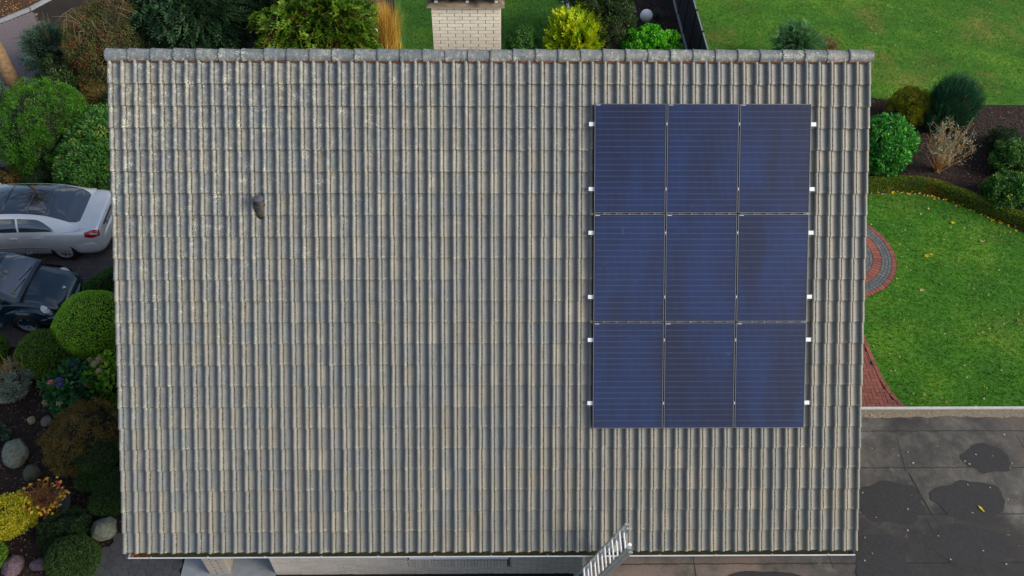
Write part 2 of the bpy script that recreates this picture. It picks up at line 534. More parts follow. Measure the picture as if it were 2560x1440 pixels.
garden_lawn = [(6.2, -3.2), (17, -3.2), (20, 1.5), (14.6, 4.95), (13.68, 5.72), (13.07, 6.20), (12.41, 6.60), (11.55, 6.77), (10.66, 6.68), (6.2, 6.6)]
neighbour_lawn = [(6.62, 8), (12.0, 11.35), (12.7, 11.1), (13.9, 10.97), (15.3, 10.95), (26, 10.85), (26, 30), (6.62, 30)]
back_lawn = [(-3.6, 6.5), (3.3, 6.5), (3.2, 13.5), (2.75, 16.1), (2.5, 17.4), (2.4, 30), (-4.2, 30), (-3.7, 15.2)]
sheet('lawn', garden_lawn, 0.012, M['lawn'])
sheet('neighbour_lawn', neighbour_lawn, 0.012, M['lawn2'])
M['lawn3'] = lawnmat('lawn_turf_deep', 0.15, 0.72)  # turf with less yellow, darkened by an even gain
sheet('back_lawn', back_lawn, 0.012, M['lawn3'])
right_bed = [(6.3, 6.7), (10.66, 6.70), (11.55, 6.79), (12.41, 6.62), (13.07, 6.22), (13.68, 5.74), (14.6, 4.97), (20, 1.6), (26, 3), (26, 10.83), (15.3, 10.93), (13.9, 10.95), (12.7, 11.08), (12.0, 11.33), (6.6, 7.9)]
centre_bed = [(3.35, 6.5), (6.35, 6.5), (6.35, 30), (2.45, 30), (2.55, 17.4), (2.8, 16.1), (3.25, 13.5)]
front_bed = [(-16, -14), (-9.2, -14), (-8.6, -5.6), (-7.95, -4.1), (-7.5, -3.45), (-7.1, -2.6), (-6.4, -1.5), (-5.75, 0.0), (-5.75, 4.6), (-9.2, 4.6), (-9.2, 1.2), (-16, 1.05)]
sheet('mulch_bed', right_bed, 0.008, M['mulch'])
sheet('mulch_bed', centre_bed, 0.008, M['mulch'])
sheet('mulch_bed', front_bed, 0.008, M['mulch'])
sheet('leaf_litter_bed', [(-30, 13.0), (-17.5, 15.75), (-16.8, 16.5), (-15.2, 19), (-15, 40), (-30, 40)], 0.008, M['litterbed'])

# ------------------------------------------------------------------ house
house = empty('house', (0, 0, 0), 0, 'pale brick house with a steep grey concrete tile roof and white brick chimney', 'house')
RX0, RX1, EAV = -6.0, 5.975, 7.855
def rp(x, t, h=0.0):
    """point on the south slope: x along the eaves, t down the slope, h above the tile plane"""
    return (x, -t * CA - h * SA, ZR - t * SA + h * CA)
# deck under both slopes
mb = MB()
ridge_y = 0.085
zt = ZR + ridge_y * SA / CA
a0 = [rp(x, -ridge_y / CA, -0.05) for x in (RX0 + 0.03, RX1 - 0.03)]
e0 = [rp(x, EAV - 0.09, -0.05) for x in (RX0 + 0.03, RX1 - 0.03)]
def mir(q, dz=0): return (q[0], 2 * ridge_y - q[1], q[2] + dz)
def dn(q): return (q[0], q[1], q[2] - 0.2)
top = [a0[0], a0[1], e0[1], e0[0], mir(e0[0]), mir(e0[1])]
vs_ = top + [dn(q) for q in top]
mb.add(vs_, [(0, 3, 2, 1), (0, 1, 5, 4), (6, 7, 8, 9), (6, 10, 11, 7), (3, 9, 8, 2), (4, 5, 11, 10), (0, 6, 9, 3), (1, 2, 8, 7), (0, 4, 10, 6), (1, 7, 11, 5)])
roof = mb.build('roof', M['under'], house)

# one roof tile: roll on its west side, lip, groove, shallow pan
roll = [(-0.004, -0.006), (-0.001, 0.012), (0.004, 0.026), (0.013, 0.039), (0.026, 0.046), (0.041, 0.045), (0.055, 0.036), (0.065, 0.023), (0.070, 0.012), (0.071, -0.004)]
pan = [(0.070, -0.005), (0.077, -0.005), (0.0775, 0.006), (0.086, 0.010), (0.100, 0.004), (0.122, -0.004), (0.150, -0.008), (0.176, -0.006), (0.199, 0.0)]
def tile_geo(profs, w=TW, length=0.40, thick=0.024):
    V, F = [], []
    for pr in profs:
        n = len(pr); o = len(V)
        sx = w / 0.2
        up = [(x * sx, 0.0, z + 0.031) for x, z in pr]
        hd = [(x * sx, length, z - 0.003) for x, z in pr]
        fr1 = [(x * sx, 0.0, z + 0.031) for x, z in pr]
        fr2 = [(x * sx, 0.003, z + 0.031 - thick) for x, z in pr]
        V += up + hd + fr1 + fr2
        for i in range(n - 1):
            F.append((o + i, o + i + 1, o + n + i + 1, o + n + i))
            F.append((o + 3 * n + i, o + 3 * n + i + 1, o + 2 * n + i + 1, o + 2 * n + i))
    return np.array(V), np.array(F)
tv, tf = tile_geo([roll, pan])
vv, vf = tile_geo([roll])
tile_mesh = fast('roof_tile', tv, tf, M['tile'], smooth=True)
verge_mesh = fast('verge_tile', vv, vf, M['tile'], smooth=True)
Rx = np.array([[1, 0, 0], [0, CA, -SA], [0, SA, CA]])
NROW, NCOL = 23, 60
restV, restF = [], []; off = 0; count = 0
for r in range(NROW):
    t = T0 + TP * r
    for c_ in range(NCOL + 1):
        x = RX0 + TW * c_
        last = c_ == NCOL
        jx, jt, jh, ja = rng.normal(0, 0.0012), rng.normal(0, 0.003), abs(rng.normal(0, 0.0022)), rng.normal(0, 0.004)
        loc = rp(x + jx, t + jt, jh)
        if not last and count < 300:
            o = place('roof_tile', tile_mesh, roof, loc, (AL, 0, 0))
            o.rotation_euler = (Matrix.Rotation(AL, 3, 'X') @ Matrix.Rotation(ja, 3, 'Z')).to_euler()
            if r == 0: o.scale = (1, 0.90, 1)
            count += 1
        else:
            V, F = (vv, vf) if last else (tv, tf)
            V = V.copy()
            if r == 0: V[:, 1] *= 0.9
            ca_, sa_ = math.cos(ja), math.sin(ja)
            V = np.c_[V[:, 0] * ca_ - V[:, 1] * sa_, V[:, 0] * sa_ + V[:, 1] * ca_, V[:, 2]]
            restV.append(V @ Rx.T + np.array(loc)); restF.append(F + off); off += len(V)
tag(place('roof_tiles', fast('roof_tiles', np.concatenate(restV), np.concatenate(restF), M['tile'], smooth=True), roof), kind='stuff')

# ridge tiles: half round, wide end to the west, each lapping the next
NR = 34
RL = (RX1 - 0.012 - (RX0 - 0.012)) / NR
mb = MB()
ns = 14
prof = [(0.0, 0.118), (0.02, 0.121), (0.04, 0.115), (0.30, 0.104), (RL + 0.03, 0.100)]
vs_ = []; fs_ = []
for x, rr in prof:
    for k in range(ns + 1):
        a = math.pi * (-0.06 + 1.12 * k / ns)
        vs_.append((x, -rr * math.cos(a), rr * 0.95 * math.sin(a)))
for i in range(len(prof) - 1):
    for k in range(ns):
        fs_.append((i * (ns + 1) + k, i * (ns + 1) + k + 1, (i + 1) * (ns + 1) + k + 1, (i + 1) * (ns + 1) + k))
fs_.append(tuple(range(ns, -1, -1)))
mb.add(vs_, fs_)
ridge_mesh = mb.mesh('ridge_tile', M['ridge'], True, 50)
for i in range(NR):
    place('ridge_tile', ridge_mesh, roof, (RX0 - 0.012 + RL * i, ridge_y + rng.normal(0, 0.002), ZR + 0.05 + rng.normal(0, 0.002)),
          (rng.normal(0, 0.012), rng.normal(0, 0.004), rng.normal(0, 0.004)))
# bedding under the ridge
mb = MB()
mb.bar(rp(RX0 + 0.02, 0.0, 0.014), rp(RX1 - 0.02, 0.0, 0.014), 0.035, 0.03, up=(0, -SA, CA))
mb.build('ridge_bedding', M['mortar'], roof)

# vent pipe
vx, vy, vz = rp(-3.655, 2.31)
vent = MB().lathe([(0.080, -0.12), (0.078, 0.06), (0.074, 0.10), (0.084, 0.105), (0.084, 0.115), (0.066, 0.118)], 24).build('vent_pipe', M['vent'], roof, True, 40, (vx, vy, vz))
MB().lathe([(0.060, 0.11), (0.058, 0.20), (0.0, 0.20)], 20).build('flue', M['vent'], vent, True, 40)
MB().lathe([(0.0, 0.270), (0.05, 0.265), (0.078, 0.250), (0.08, 0.235), (0.07, 0.23), (0.0, 0.235)], 24).build('rain_cap', plain('vent_cap', '#53565e', 0.4, var=0.1), vent, True, 35)
mb = MB()
for k in range(3):
    a = k * 2.09 + 0.4
    mb.bar((0.055 * math.cos(a), 0.055 * math.sin(a), 0.18), (0.055 * math.cos(a), 0.055 * math.sin(a), 0.24), 0.012, 0.012, up=(1, 0, 0))
mb.build('cap_bracket', M['vent'], vent)
MB().lathe([(0.11, -0.10), (0.105, -0.02), (0.09, 0.02), (0.079, 0.03)], 20).build('base_collar', plain('vent_moss', '#41422f', 0.9, var=0.5, scale=30), vent, True)

# gutter
gy, gz, gr = -5.452, 3.035, 0.072
gut = MB()
N_ = 14; gx0, gx1 = -5.92, 5.93
vs_ = []; fs_ = []
for x in (gx0, gx1):
    for k in range(N_ + 1):
        a = math.pi * k / N_
        vs_.append((x, gy + gr * math.cos(a), gz - gr * math.sin(a)))
    for k in range(N_ + 1):
        a = math.pi * k / N_
        vs_.append((x, gy + (gr - 0.003) * math.cos(a), gz - (gr - 0.003) * math.sin(a)))
m_ = 2 * (N_ + 1)
for k in range(N_):
    fs_.append((k, k + 1, m_ + k + 1, m_ + k))
    q = N_ + 1
    fs_.append((q + k + 1, q + k, m_ + q + k, m_ + q + k + 1))
gut.add(vs_, fs_)
gutter = gut.build('gutter', M['zincdull'], house, True)
MB().tube([(gx0, gy - gr - 0.004, gz + 0.004), (gx1, gy - gr - 0.004, gz + 0.004)], 0.0125, 10).build('gutter_lip', M['zinc'], gutter, True, 40)
for x in (gx0, gx1):
    poly = [(gy + gr * math.cos(math.pi * k / N_), gz - gr * math.sin(math.pi * k / N_)) for k in range(N_ + 1)]
    MB().add([(x + d, y, z) for d in (-0.006, 0.006) for y, z in poly], [tuple(range(N_ + 1)), tuple(range(2 * N_ + 1, N_, -1))] + [(k, k + N_ + 1, k + N_ + 2, k + 1) for k in range(N_)]).build('end_cap', M['zinc'], gutter)
for x in np.arange(-5.55, 5.9, 0.92):
    MB().box(x - 0.012, x + 0.012, gy - gr - 0.02, gy - gr + 0.012, gz + 0.002, gz + 0.019).build('gutter_bracket', M['zinc'], gutter)
# silt and moss lying in the gutter
xs = np.linspace(gx0 + 0.03, gx1 - 0.05, 300)
h1 = np.array([mnoise.noise(Vector((x * 1.7, 3.1, 0))) for x in xs]); h2 = np.array([mnoise.noise(Vector((x * 11, 8.1, 0))) for x in xs])
V = []
for i, x in enumerate(xs):
    hh = gz - 0.047 + 0.016 * h1[i] + 0.006 * h2[i]
    for yy in (-0.052, -0.02, 0.02, 0.055):
        V.append((x, gy + yy, hh + 0.004 * math.sin(i * 1.7 + yy * 90)))
F = [(4 * i + k, 4 * i + 4 + k, 4 * i + 5 + k, 4 * i + 1 + k) for i in range(299) for k in range(3)]
tag(place('gutter_silt', fast('gutter_silt', V, F, M['moss'], smooth=True), gutter), kind='stuff')

# walls: mortar-coloured body with real bricks where the photograph shows them
WY = -4.48
mb = MB()
mb.box(-4.30, 5.6, WY + 0.012, 4.6, 0, 3.0)
mb.add([(-5.55, WY + 0.02, 3.0), (5.6, WY + 0.02, 3.0), (5.6, 4.6, 3.0), (-5.55, 4.6, 3.0), (-5.55, 0.09, 7.95), (5.6, 0.09, 7.95)],
       [(3, 2, 1, 0), (0, 1, 5, 4), (2, 3, 4, 5), (0, 4, 3), (1, 2, 5)])
wall = mb.build('wall', M['wallmortar'], house)
MB().box(-5.55, -4.302, -2.8, 4.598, 0, 2.998).build('wall', M['render'], house)
BL, BH = 0.25, 0.0625
bm_sol = MB().box(0.004, 0.0595, -0.014, 0.1, 0.0, 0.29).mesh('brick', M['brickgrey'])
hi = MB(); wcache = {}
SX0, SX1 = -1.66, 0.30
for r in range(46):
    z = r * BH
    x = -4.30 - (0.125 if r % 2 else 0.0)
    while x < 1.74:
        full = True
        x0 = max(x, -4.30)
        w = BL if x >= -4.31 else 0.125
        x1 = min(x0 + w, 1.75)
        if x0 < SX0 < x1 and 0.30 <= z + 0.03 < 1.95: x1 = SX0
        if x0 < SX1 < x1 and 0.30 <= z + 0.03 < 1.95: x0 = SX1
        in_sol = 0.30 <= z + 0.03 < 0.60 and x1 > SX0 + 0.001 and x0 < SX1 - 0.001
        in_win = 0.60 <= z + 0.03 < 1.95 and x1 > SX0 + 0.001 and x0 < SX1 - 0.001
        if not in_sol and not in_win and x1 - x0 > 0.03:
            dy = rng.normal(0, 0.0012)
            if r < 11:
                k_ = round(x1 - x0, 2)
                if k_ not in wcache: wcache[k_] = MB().box(0.005, x1 - x0 - 0.005, -0.01, 0.1, 0.005, 0.0575).mesh('brick', M['brickgrey'])
                place('brick', wcache[k_], wall, (x0, WY + dy, z))
            else:
                hi.box(x0 + 0.005, x1 - 0.005, WY - 0.01 + dy, WY + 0.1, z + 0.005, z + 0.0575)
        x += BL
for i in range(int((SX1 - SX0) / 0.0635)):
    place('brick', bm_sol, wall, (SX0 + i * 0.0635, WY + rng.normal(0, 0.001), 0.305), (rng.normal(0, 0.01), 0, 0))
tag(hi.build('wall_bricks', M['brickgrey'], wall), kind='stuff')
win = MB().box(SX0 + 0.03, SX1 - 0.03, WY - 0.004, WY + 0.07, 0.64, 0.72).box(SX0 + 0.03, SX1 - 0.03, WY - 0.004, WY + 0.07, 1.86, 1.94).box(SX0 + 0.03, SX0 + 0.11, WY - 0.002, WY + 0.07, 0.72, 1.86).box(SX1 - 0.11, SX1 - 0.03, WY - 0.002, WY + 0.07, 0.72, 1.86).build('window', M['white'], house)
MB().box(SX0 + 0.11, SX1 - 0.11, WY + 0.004, WY + 0.03, 0.72, 1.86).build('pane', M['carglass'], win)
# porch pillar
pb = MB().box(-5.565, -5.195, -4.488, -4.122, 0.0, 3.0)
pillar = pb.build('pillar', M['wallmortar'], house)
pm = {}
def pbrick(lx, ly):
    if (lx, ly) not in pm:
        pm[(lx, ly)] = MB().box(0, lx, 0, ly, 0.005, 0.0575).mesh('brick', M['brickpillar'])
    return pm[(lx, ly)]
for r in range(14):
    z = r * BH
    if r % 2 == 0:
        place('brick', pbrick(0.24, 0.115), pillar, (-5.575, -4.498, z)); place('brick', pbrick(0.12, 0.24), pillar, (-5.305, -4.498, z))
        place('brick', pbrick(0.115, 0.24), pillar, (-5.575, -4.36, z)); place('brick', pbrick(0.24, 0.115), pillar, (-5.425, -4.235, z))
    else:
        place('brick', pbrick(0.12, 0.24), pillar, (-5.575, -4.498, z)); place('brick', pbrick(0.24, 0.12), pillar, (-5.425, -4.498, z))
        place('brick', pbrick(0.24, 0.12), pillar, (-5.575, -4.235, z)); place('brick', pbrick(0.12, 0.24), pillar, (-5.305, -4.36, z))
hp = MB()
for r in range(14, 47):
    z = r * BH
    hp.box(-5.575, -5.34 if r % 2 else -5.455, -4.4985, -4.112, z + 0.005, z + 0.0575).box(-5.33 if r % 2 else -5.445, -5.185, -4.4985, -4.112, z + 0.005, z + 0.0575)
tag(hp.build('pillar_bricks', M['brickpillar'], pillar), kind='stuff')

# chimney
CX0, CX1, CY0, CY1, CZ = -0.985, 0.138, 0.92, 1.52, 9.165
chim = MB().box(CX0 + 0.01, CX1 - 0.01, CY0 + 0.01, CY1 - 0.01, 7.3, CZ - 0.004).build('chimney', M['wallmortar'], house)
cb = {}
def cbrick(l, side):
    k = (round(l, 3), side)
    if k not in cb:
        m_ = MB()
        if side == 'S': m_.box(0.005, l - 0.005, 0.0, 0.09, 0.005, 0.0575)
        else: m_.box(0.0, 0.09, 0.005, l - 0.005, 0.005, 0.0575)
        cb[k] = m_.mesh('brick', M['brick'])
    return cb[k]
for r in range(26):
    z = CZ - (r + 1) * BH
    x = CX0
    k = 0.123 if r % 2 == 0 else 0.25
    while x < CX1 - 0.02:
        l = min(k, CX1 - x)
        if CX1 - x - l < 0.04: l = CX1 - x
        place('brick', cbrick(l, 'S'), chim, (x, CY0 + rng.normal(0, 0.0012), z))
        x += l; k = 0.25
    if r < 20:
        for xs_, dx in ((CX0 + 0.0, 0.0), (CX1 - 0.09, 0.0)):
            y = CY0 + 0.095; k = 0.25 if r % 2 == 0 else 0.125
            while y < CY1 - 0.02:
                l = min(k, CY1 - y)
                place('brick', cbrick(l, 'W'), chim, (xs_, y, z)); y += l; k = 0.25
g = G('sooty_concrete')
p = g.pos()
zz = g.sep(p, 2)
s_ = g.math('ADD', g.math('MULTIPLY', g.math('SUBTRACT', zz, CZ), 6.0), g.math('MULTIPLY', g.math('SUBTRACT', g.noise(p, 5, 3), 0.5), 0.9))
g.set(Base_Color=g.mix(g.step(s_, 0.05, 0.55), lin('#a08f78'), lin('#2a2622')), Roughness=0.9)
g.bump(g.noise(p, 60, 3), 0.3, 0.005)
slab = MB()
slab.box(CX0 - 0.06, CX1 + 0.06, CY0 - 0.06, CY1 + 0.06, CZ, CZ + 0.045)
slab.add([(CX0 - 0.05, CY0 - 0.05, CZ + 0.045), (CX1 + 0.05, CY0 - 0.05, CZ + 0.045), (CX1 + 0.05, CY1 + 0.05, CZ + 0.045), (CX0 - 0.05, CY1 + 0.05, CZ + 0.045),
          (CX0 + 0.14, CY0 + 0.2, CZ + 0.09), (CX1 - 0.14, CY0 + 0.2, CZ + 0.09), (CX1 - 0.14, CY1 - 0.2, CZ + 0.09), (CX0 + 0.14, CY1 - 0.2, CZ + 0.09)],
         [(4, 5, 6, 7), (0, 1, 5, 4), (1, 2, 6, 5), (2, 3, 7, 6), (3, 0, 4, 7)])
slab.build('chimney_slab', g.m, chim)
cap = MB().box(CX0 - 0.115, CX1 + 0.06, CY0 - 0.06, CY1 + 0.08, CZ + 0.165, CZ + 0.185).build('chimney_cap', M['zinc'], chim)
for x in (CX0 + 0.06, (CX0 + CX1) / 2, CX1 - 0.10):
    MB().box(x, x + 0.05, CY0 + 0.005, CY0 + 0.035, CZ + 0.058, CZ + 0.082).box(x + 0.01, x + 0.014, CY0 + 0.016, CY0 + 0.024, CZ + 0.082, CZ + 0.165).box(x + 0.034, x + 0.038, CY0 + 0.016, CY0 + 0.024, CZ + 0.082, CZ + 0.165).build('cap_foot', M['aluwhite'], cap)
    MB().box(x + 0.01, x + 0.016, CY1 - 0.03, CY1 - 0.02, CZ + 0.05, CZ + 0.165).build('cap_foot', M['aluwhite'], cap)
# porch slab and hexagon paving
g_slab = MB().box(-6.15, -4.31, -9.0, -2.8, 0.0, 0.05).build('porch_slab', M['concrete'])
tag(g_slab, kind='structure')
M['hexjoint'] = plain('paving_joint', '#2b2a26', 0.95, var=0.3)
hexpoly = [(-9.15, -14), (-6.16, -14), (-6.16, -2.0), (-6.75, -2.0), (-7.1, -2.7), (-7.5, -3.5), (-7.93, -4.1), (-8.58, -5.6)]
terrace = sheet('hexagon_paving', hexpoly, 0.014, M['hexjoint'])
HR = 0.112
hx = [(HR * 0.975 * math.cos(k * math.pi / 3), HR * 0.975 * math.sin(k * math.pi / 3)) for k in range(6)]
hx2 = [(x * 0.95, y * 0.95) for x, y in hx]
hm = MB()
hm.add([(x, y, 0) for x, y in hx] + [(x, y, 0.026) for x, y in hx] + [(x, y, 0.03) for x, y in hx2],
       [(12, 13, 14, 15, 16, 17)] + [(k, (k + 1) % 6, (k + 1) % 6 + 6, k + 6) for k in range(6)] + [(k + 6, (k + 1) % 6 + 6, (k + 1) % 6 + 12, k + 12) for k in range(6)])
hex_mesh = hm.mesh('hexagon_paver', M['hex'])
pts = []
for i in range(26):
    for j in range(30):
        pts.append((-9.3 + i * 1.5 * HR, -7.2 + (j + (0.5 if i % 2 else 0)) * math.sqrt(3) * HR))
pts = np.array(pts)
inner = [(x, y) for x, y in hexpoly]
ok = inpoly(pts, inner) & (pts[:, 0] < -6.13) & (pts[:, 1] > -5.9)
for x, y in pts[ok][np.argsort(-pts[ok][:, 1])][:250]:
    place('hexagon_paver', hex_mesh, terrace, (x, y, 0.012 + rng.normal(0, 0.0015)), (rng.normal(0, 0.006), rng.normal(0, 0.006), 0))
# ------------------------------------------------------------------ flat-roofed garage
g = G('bitumen_felt')
p = g.pos()
c = g.ramp(g.noise(p, 1.1, 7, 0.75), [(0.30, lin('#2a2a2a')), (0.45, lin('#464542')), (0.55, lin('#595752')), (0.70, lin('#7d7a72'))])
c = g.mix(g.math('MULTIPLY', g.step(g.noise(p, 0.45, 3), 0.52, 0.66), 0.7), c, lin('#5c524b'))
wet = g.step(g.math('ADD', g.math('MULTIPLY', g.sep(p, 1), -0.55), g.math('MULTIPLY', g.noise(p, 0.8, 4), 1.6)), 3.15, 3.45)
east = g.step(g.sep(p, 0), 5.2, 6.6)
c = g.mix(g.math('MULTIPLY', g.math('MULTIPLY', wet, east), 0.75), c, lin('#1d1d21'))
c = g.mix(g.math('MULTIPLY', g.math('SUBTRACT', 1.0, g.step(g.sep(p, 0), 4.6, 6.0)), g.step(g.noise(p, 1.4, 4), 0.3, 0.6)), c, lin('#7a6c64'))
for yq in (-2.86, -3.65, -4.58, -5.48):
    ln_ = g.math('LESS_THAN', g.math('ABSOLUTE', g.math('ADD', g.math('SUBTRACT', g.sep(p, 1), yq + 0.06), g.math('MULTIPLY', g.math('SUBTRACT', g.noise(p, 5, 3), 0.5), 0.05))), 0.013)
    c = g.mix(g.math('MULTIPLY', ln_, 0.7), c, lin('#191919'))
c = g.mix(0.7, c, g.ramp(g.noise(p, 45, 4, 0.8), [(0.3, (0.6, 0.6, 0.6, 1)), (0.7, (1.35, 1.35, 1.35, 1))]), 'MULTIPLY')
c = g.mix(g.math('MULTIPLY', g.step(g.noise(p, 4, 6, 0.75), 0.60, 0.72), 0.55), c, lin('#8c8a82'))
g.set(Base_Color=c, Roughness=0.85); g.bump(g.noise(p, 70, 3), 0.4, 0.005)
M['felt'] = g.m
M['feltdark'] = plain('bitumen_patch', '#2b2b2d', 0.8, var=0.3, scale=20, bump=0.3)
M['trim'] = plain('roof_edge_trim', '#c9cbc8', 0.45, 0.2, 0.12, 8)
M['grit'] = plain('roof_edge_grit', '#7a7261', 0.95, var=0.4, scale=25, bump=0.5)
garage = empty('garage', (8, -5, 0), 0, 'garage with a flat patched bitumen felt roof beside the tiled house', 'garage')
gar_o = Vector((8, -5, 0))
class MG(MB):
    def build(self, name, mat, parent=None, **k):
        self.v = [(x - 8, y + 5, z) for x, y, z in self.v]
        return MB.build(self, name, mat, parent, **k)
GZ = 2.46
MG().box(1.56, 5.62, -11.0, -4.50, 0, GZ).box(5.62, 13.2, -11.0, -2.30, 0, GZ).build('wall', M['render'], garage)
ys = [-2.30, -2.86, -3.65, -4.58, -5.48, -6.4, -7.3, -8.2, -9.1, -10.0, -11.0]
for i in range(len(ys) - 1):
    y1, y0 = ys[i], ys[i + 1]
    x0 = 5.63 if y1 > -4.5 else 1.57
    y1b = y1 + 0.06 if i else y1
    if y1 > -4.5 > y0:
        MG().box(5.63, 13.2, y0, y1b, GZ, GZ + 0.012 + 0.004 * (i % 2)).build('roofing_sheet', M['felt'], garage)
        MG().box(1.57, 5.628, y0, -4.51, GZ, GZ + 0.012 + 0.004 * (i % 2)).build('roofing_sheet', M['felt'], garage)
    else:
        MG().box(x0, 13.2, y0, y1b, GZ, GZ + 0.012 + 0.004 * (i % 2)).build('roofing_sheet', M['felt'], garage)
MG().box(5.64, 13.25, -2.325, -2.275, GZ - 0.06, GZ + 0.055).build('edge_trim', M['trim'], garage)
MG().box(1.50, 1.562, -11.0, -4.6, GZ - 0.06, GZ + 0.045).build('edge_trim', M['zincdull'], garage)
n = 60
gx = np.linspace(5.65, 13.2, n)
V = []
for i, x in enumerate(gx):
    V += [(x - 8, -2.33 + 5, GZ + 0.03), (x - 8, -2.40 + 5 - 0.02 * rng.random(), GZ + 0.032 + 0.006 * rng.random()), (x - 8, -2.47 + 5 - 0.05 * rng.random(), GZ + 0.0165)]
F = [(3 * i + k, 3 * i + 3 + k, 3 * i + 4 + k, 3 * i + 1 + k)[::-1] for i in range(n - 1) for k in range(2)]
place('edge_fillet', fast('edge_fillet', V, F, M['grit'], smooth=True), garage)
def blob(cx, cy, rx, ry, seed, n=40):
    out = []
    for k in range(n):
        a = 2 * math.pi * k / n
        r_ = 1 + 0.30 * mnoise.noise(Vector((math.cos(a) * 1.6, math.sin(a) * 1.6, seed))) + 0.10 * mnoise.noise(Vector((math.cos(a) * 4, math.sin(a) * 4, seed + 9)))
        out.append((cx + rx * r_ * math.cos(a), cy + ry * r_ * math.sin(a)))
    return out
for i, (cx, cy, rx, ry) in enumerate([(9.16, -3.40, 0.48, 0.28), (7.05, -4.28, 0.66, 0.42), (8.50, -4.24, 0.66, 0.40), (8.25, -5.12, 0.80, 0.32), (6.6, -5.4, 0.5, 0.5), (4.6, -5.75, 0.75, 0.22)]):
    MG().prism(blob(cx, cy, rx, ry, i * 3.3), GZ + 0.0125, GZ + 0.0182 + 0.0003 * i).build('repair_patch', M['feltdark'], garage)
# lap joints running north-south
for x0, y0, x1, y1 in [(7.55, -3.66, 7.62, -2.9), (7.75, -4.56, 7.6, -3.7), (7.75, -5.46, 7.62, -4.62), (10.0, -3.6, 9.9, -2.9), (5.75, -5.5, 5.6, -4.62), (3.4, -6.4, 3.4, -4.7)]:
    MG().bar((x0, y0, GZ + 0.017), (x1, y1, GZ + 0.016), 0.010, 0.004).build('lap_joint', M['feltdark'], garage)

# ------------------------------------------------------------------ solar array
PX = [1.605 + 1.140 * i for i in range(3)]
PT = [0.660 + 1.721 * j for j in range(3)]
PW, PH, PHT = 1.120, 1.701, 0.118
cell_mesh = MB().box(-0.0898, 0.0898, -0.0446, 0.0446, 0.0, 0.0012).mesh('solar_cell', M['cell'])
fm = MB()
fw = 0.009
fm.box(0, PW, -PH, -PH + fw, -0.035, 0.002).box(0, PW, -fw, 0, -0.035, 0.002).box(0, fw, -PH + fw, -fw, -0.035, 0.002).box(PW - fw, PW, -PH + fw, -fw, -0.035, 0.002)
frame_mesh = fm.mesh('panel_frame', M['frame'])
back_mesh = MB().box(fw, PW - fw, -PH + fw, -fw, -0.006, -0.0025).mesh('backsheet', M['backsheet'])
label_mesh = MB().box(0.02, 0.09, -0.022, -0.016, -0.0024, -0.0014).mesh('serial_label', M['aluwhite'])
rown = ['top', 'middle', 'bottom']
coln = ['west', 'middle', 'east']
near = {(0, 0): 'the top corner of the array towards the vent pipe', (0, 1): 'the middle of the top row', (0, 2): 'the top corner of the array near the lawn side gable',
        (1, 0): 'the middle of the column towards the vent pipe', (1, 1): 'the exact centre of the array', (1, 2): 'the middle of the column near the lawn side gable',
        (2, 0): 'the bottom corner of the array above the ladder', (2, 1): 'the middle of the bottom row', (2, 2): 'the bottom corner of the array near the felt garage roof'}
for j in range(3):
    for i in range(3):
        loc = rp(PX[i], PT[j], PHT)
        e = empty('solar_panel', loc, 0, f'dark blue solar panel at {near[(j, i)]}', 'solar panel', 'solar panels on the tiled roof')
        e.rotation_euler = (AL, 0, 0)
        place('panel_frame', frame_mesh, e)
        place('backsheet', back_mesh, e)
        place('serial_label', label_mesh, e)
        for r in range(18):
            y = -(0.030 + 0.0452 + r * 0.0905 + (0.010 if r >= 9 else 0))
            for c_ in range(6):
                x = 0.0185 + 0.0903 + c_ * 0.1805
                place('solar_cell', cell_mesh, e, (x, y, -0.0024))
rail_t = [0.972, 1.985, 2.672, 3.690, 4.378, 5.398]
rail_words = ['under the upper half of the top panel row', 'under the lower half of the top panel row', 'under the upper half of the middle panel row',
              'under the lower half of the middle panel row', 'under the upper half of the bottom panel row', 'under the lower half of the bottom panel row']
for t, wd in zip(rail_t, rail_words):
    e = empty('mounting_rail', rp(1.50, t, 0.045), 0, f'aluminium mounting rail with bright ends {wd}', 'mounting rail', 'rails of the solar array')
    e.rotation_euler = (AL, 0, 0)
    MB().box(0.07, 3.50, -0.018, 0.018, 0.0, 0.034).build('rail', M['alu'], e)
    for s, x in ((-1, 0.105), (1, 3.505)):
        c_ = MB().box(x - 0.085 if s < 0 else x, x if s < 0 else x + 0.085, -0.031, 0.031, 0.002, 0.052).build('end_clamp', M['aluwhite'], e)
        MB().box(x - 0.075 if s < 0 else x + 0.02, x - 0.02 if s < 0 else x + 0.075, -0.0315, 0.0315, 0.024, 0.030).build('slot', M['frame'], c_)
        MB().box(x if s < 0 else x - 0.02, x + 0.02 if s < 0 else x, -0.012, 0.012, 0.03, 0.066).build('clamp_bolt', M['alu'], e)
    for i in range(2):
        xm = PX[i] + PW + 0.010 - 1.50
        m_ = MB().box(xm - 0.0098, xm + 0.0098, -0.03, 0.03, 0.04, 0.074).box(xm - 0.017, xm + 0.017, -0.028, 0.028, 0.0752, 0.078).build('mid_clamp', M['frame'], e)
        MB().lathe([(0.0, 0.078), (0.008, 0.078), (0.008, 0.084), (0.0, 0.085)], 8, (xm, 0, 0)).build('bolt', M['aluwhite'], m_)
    for x in (0.35, 1.35, 2.35, 3.3):
        MB().box(x - 0.015, x + 0.015, -0.03, 0.10, -0.022, 0.0).build('roof_hook', M['alu'], e)

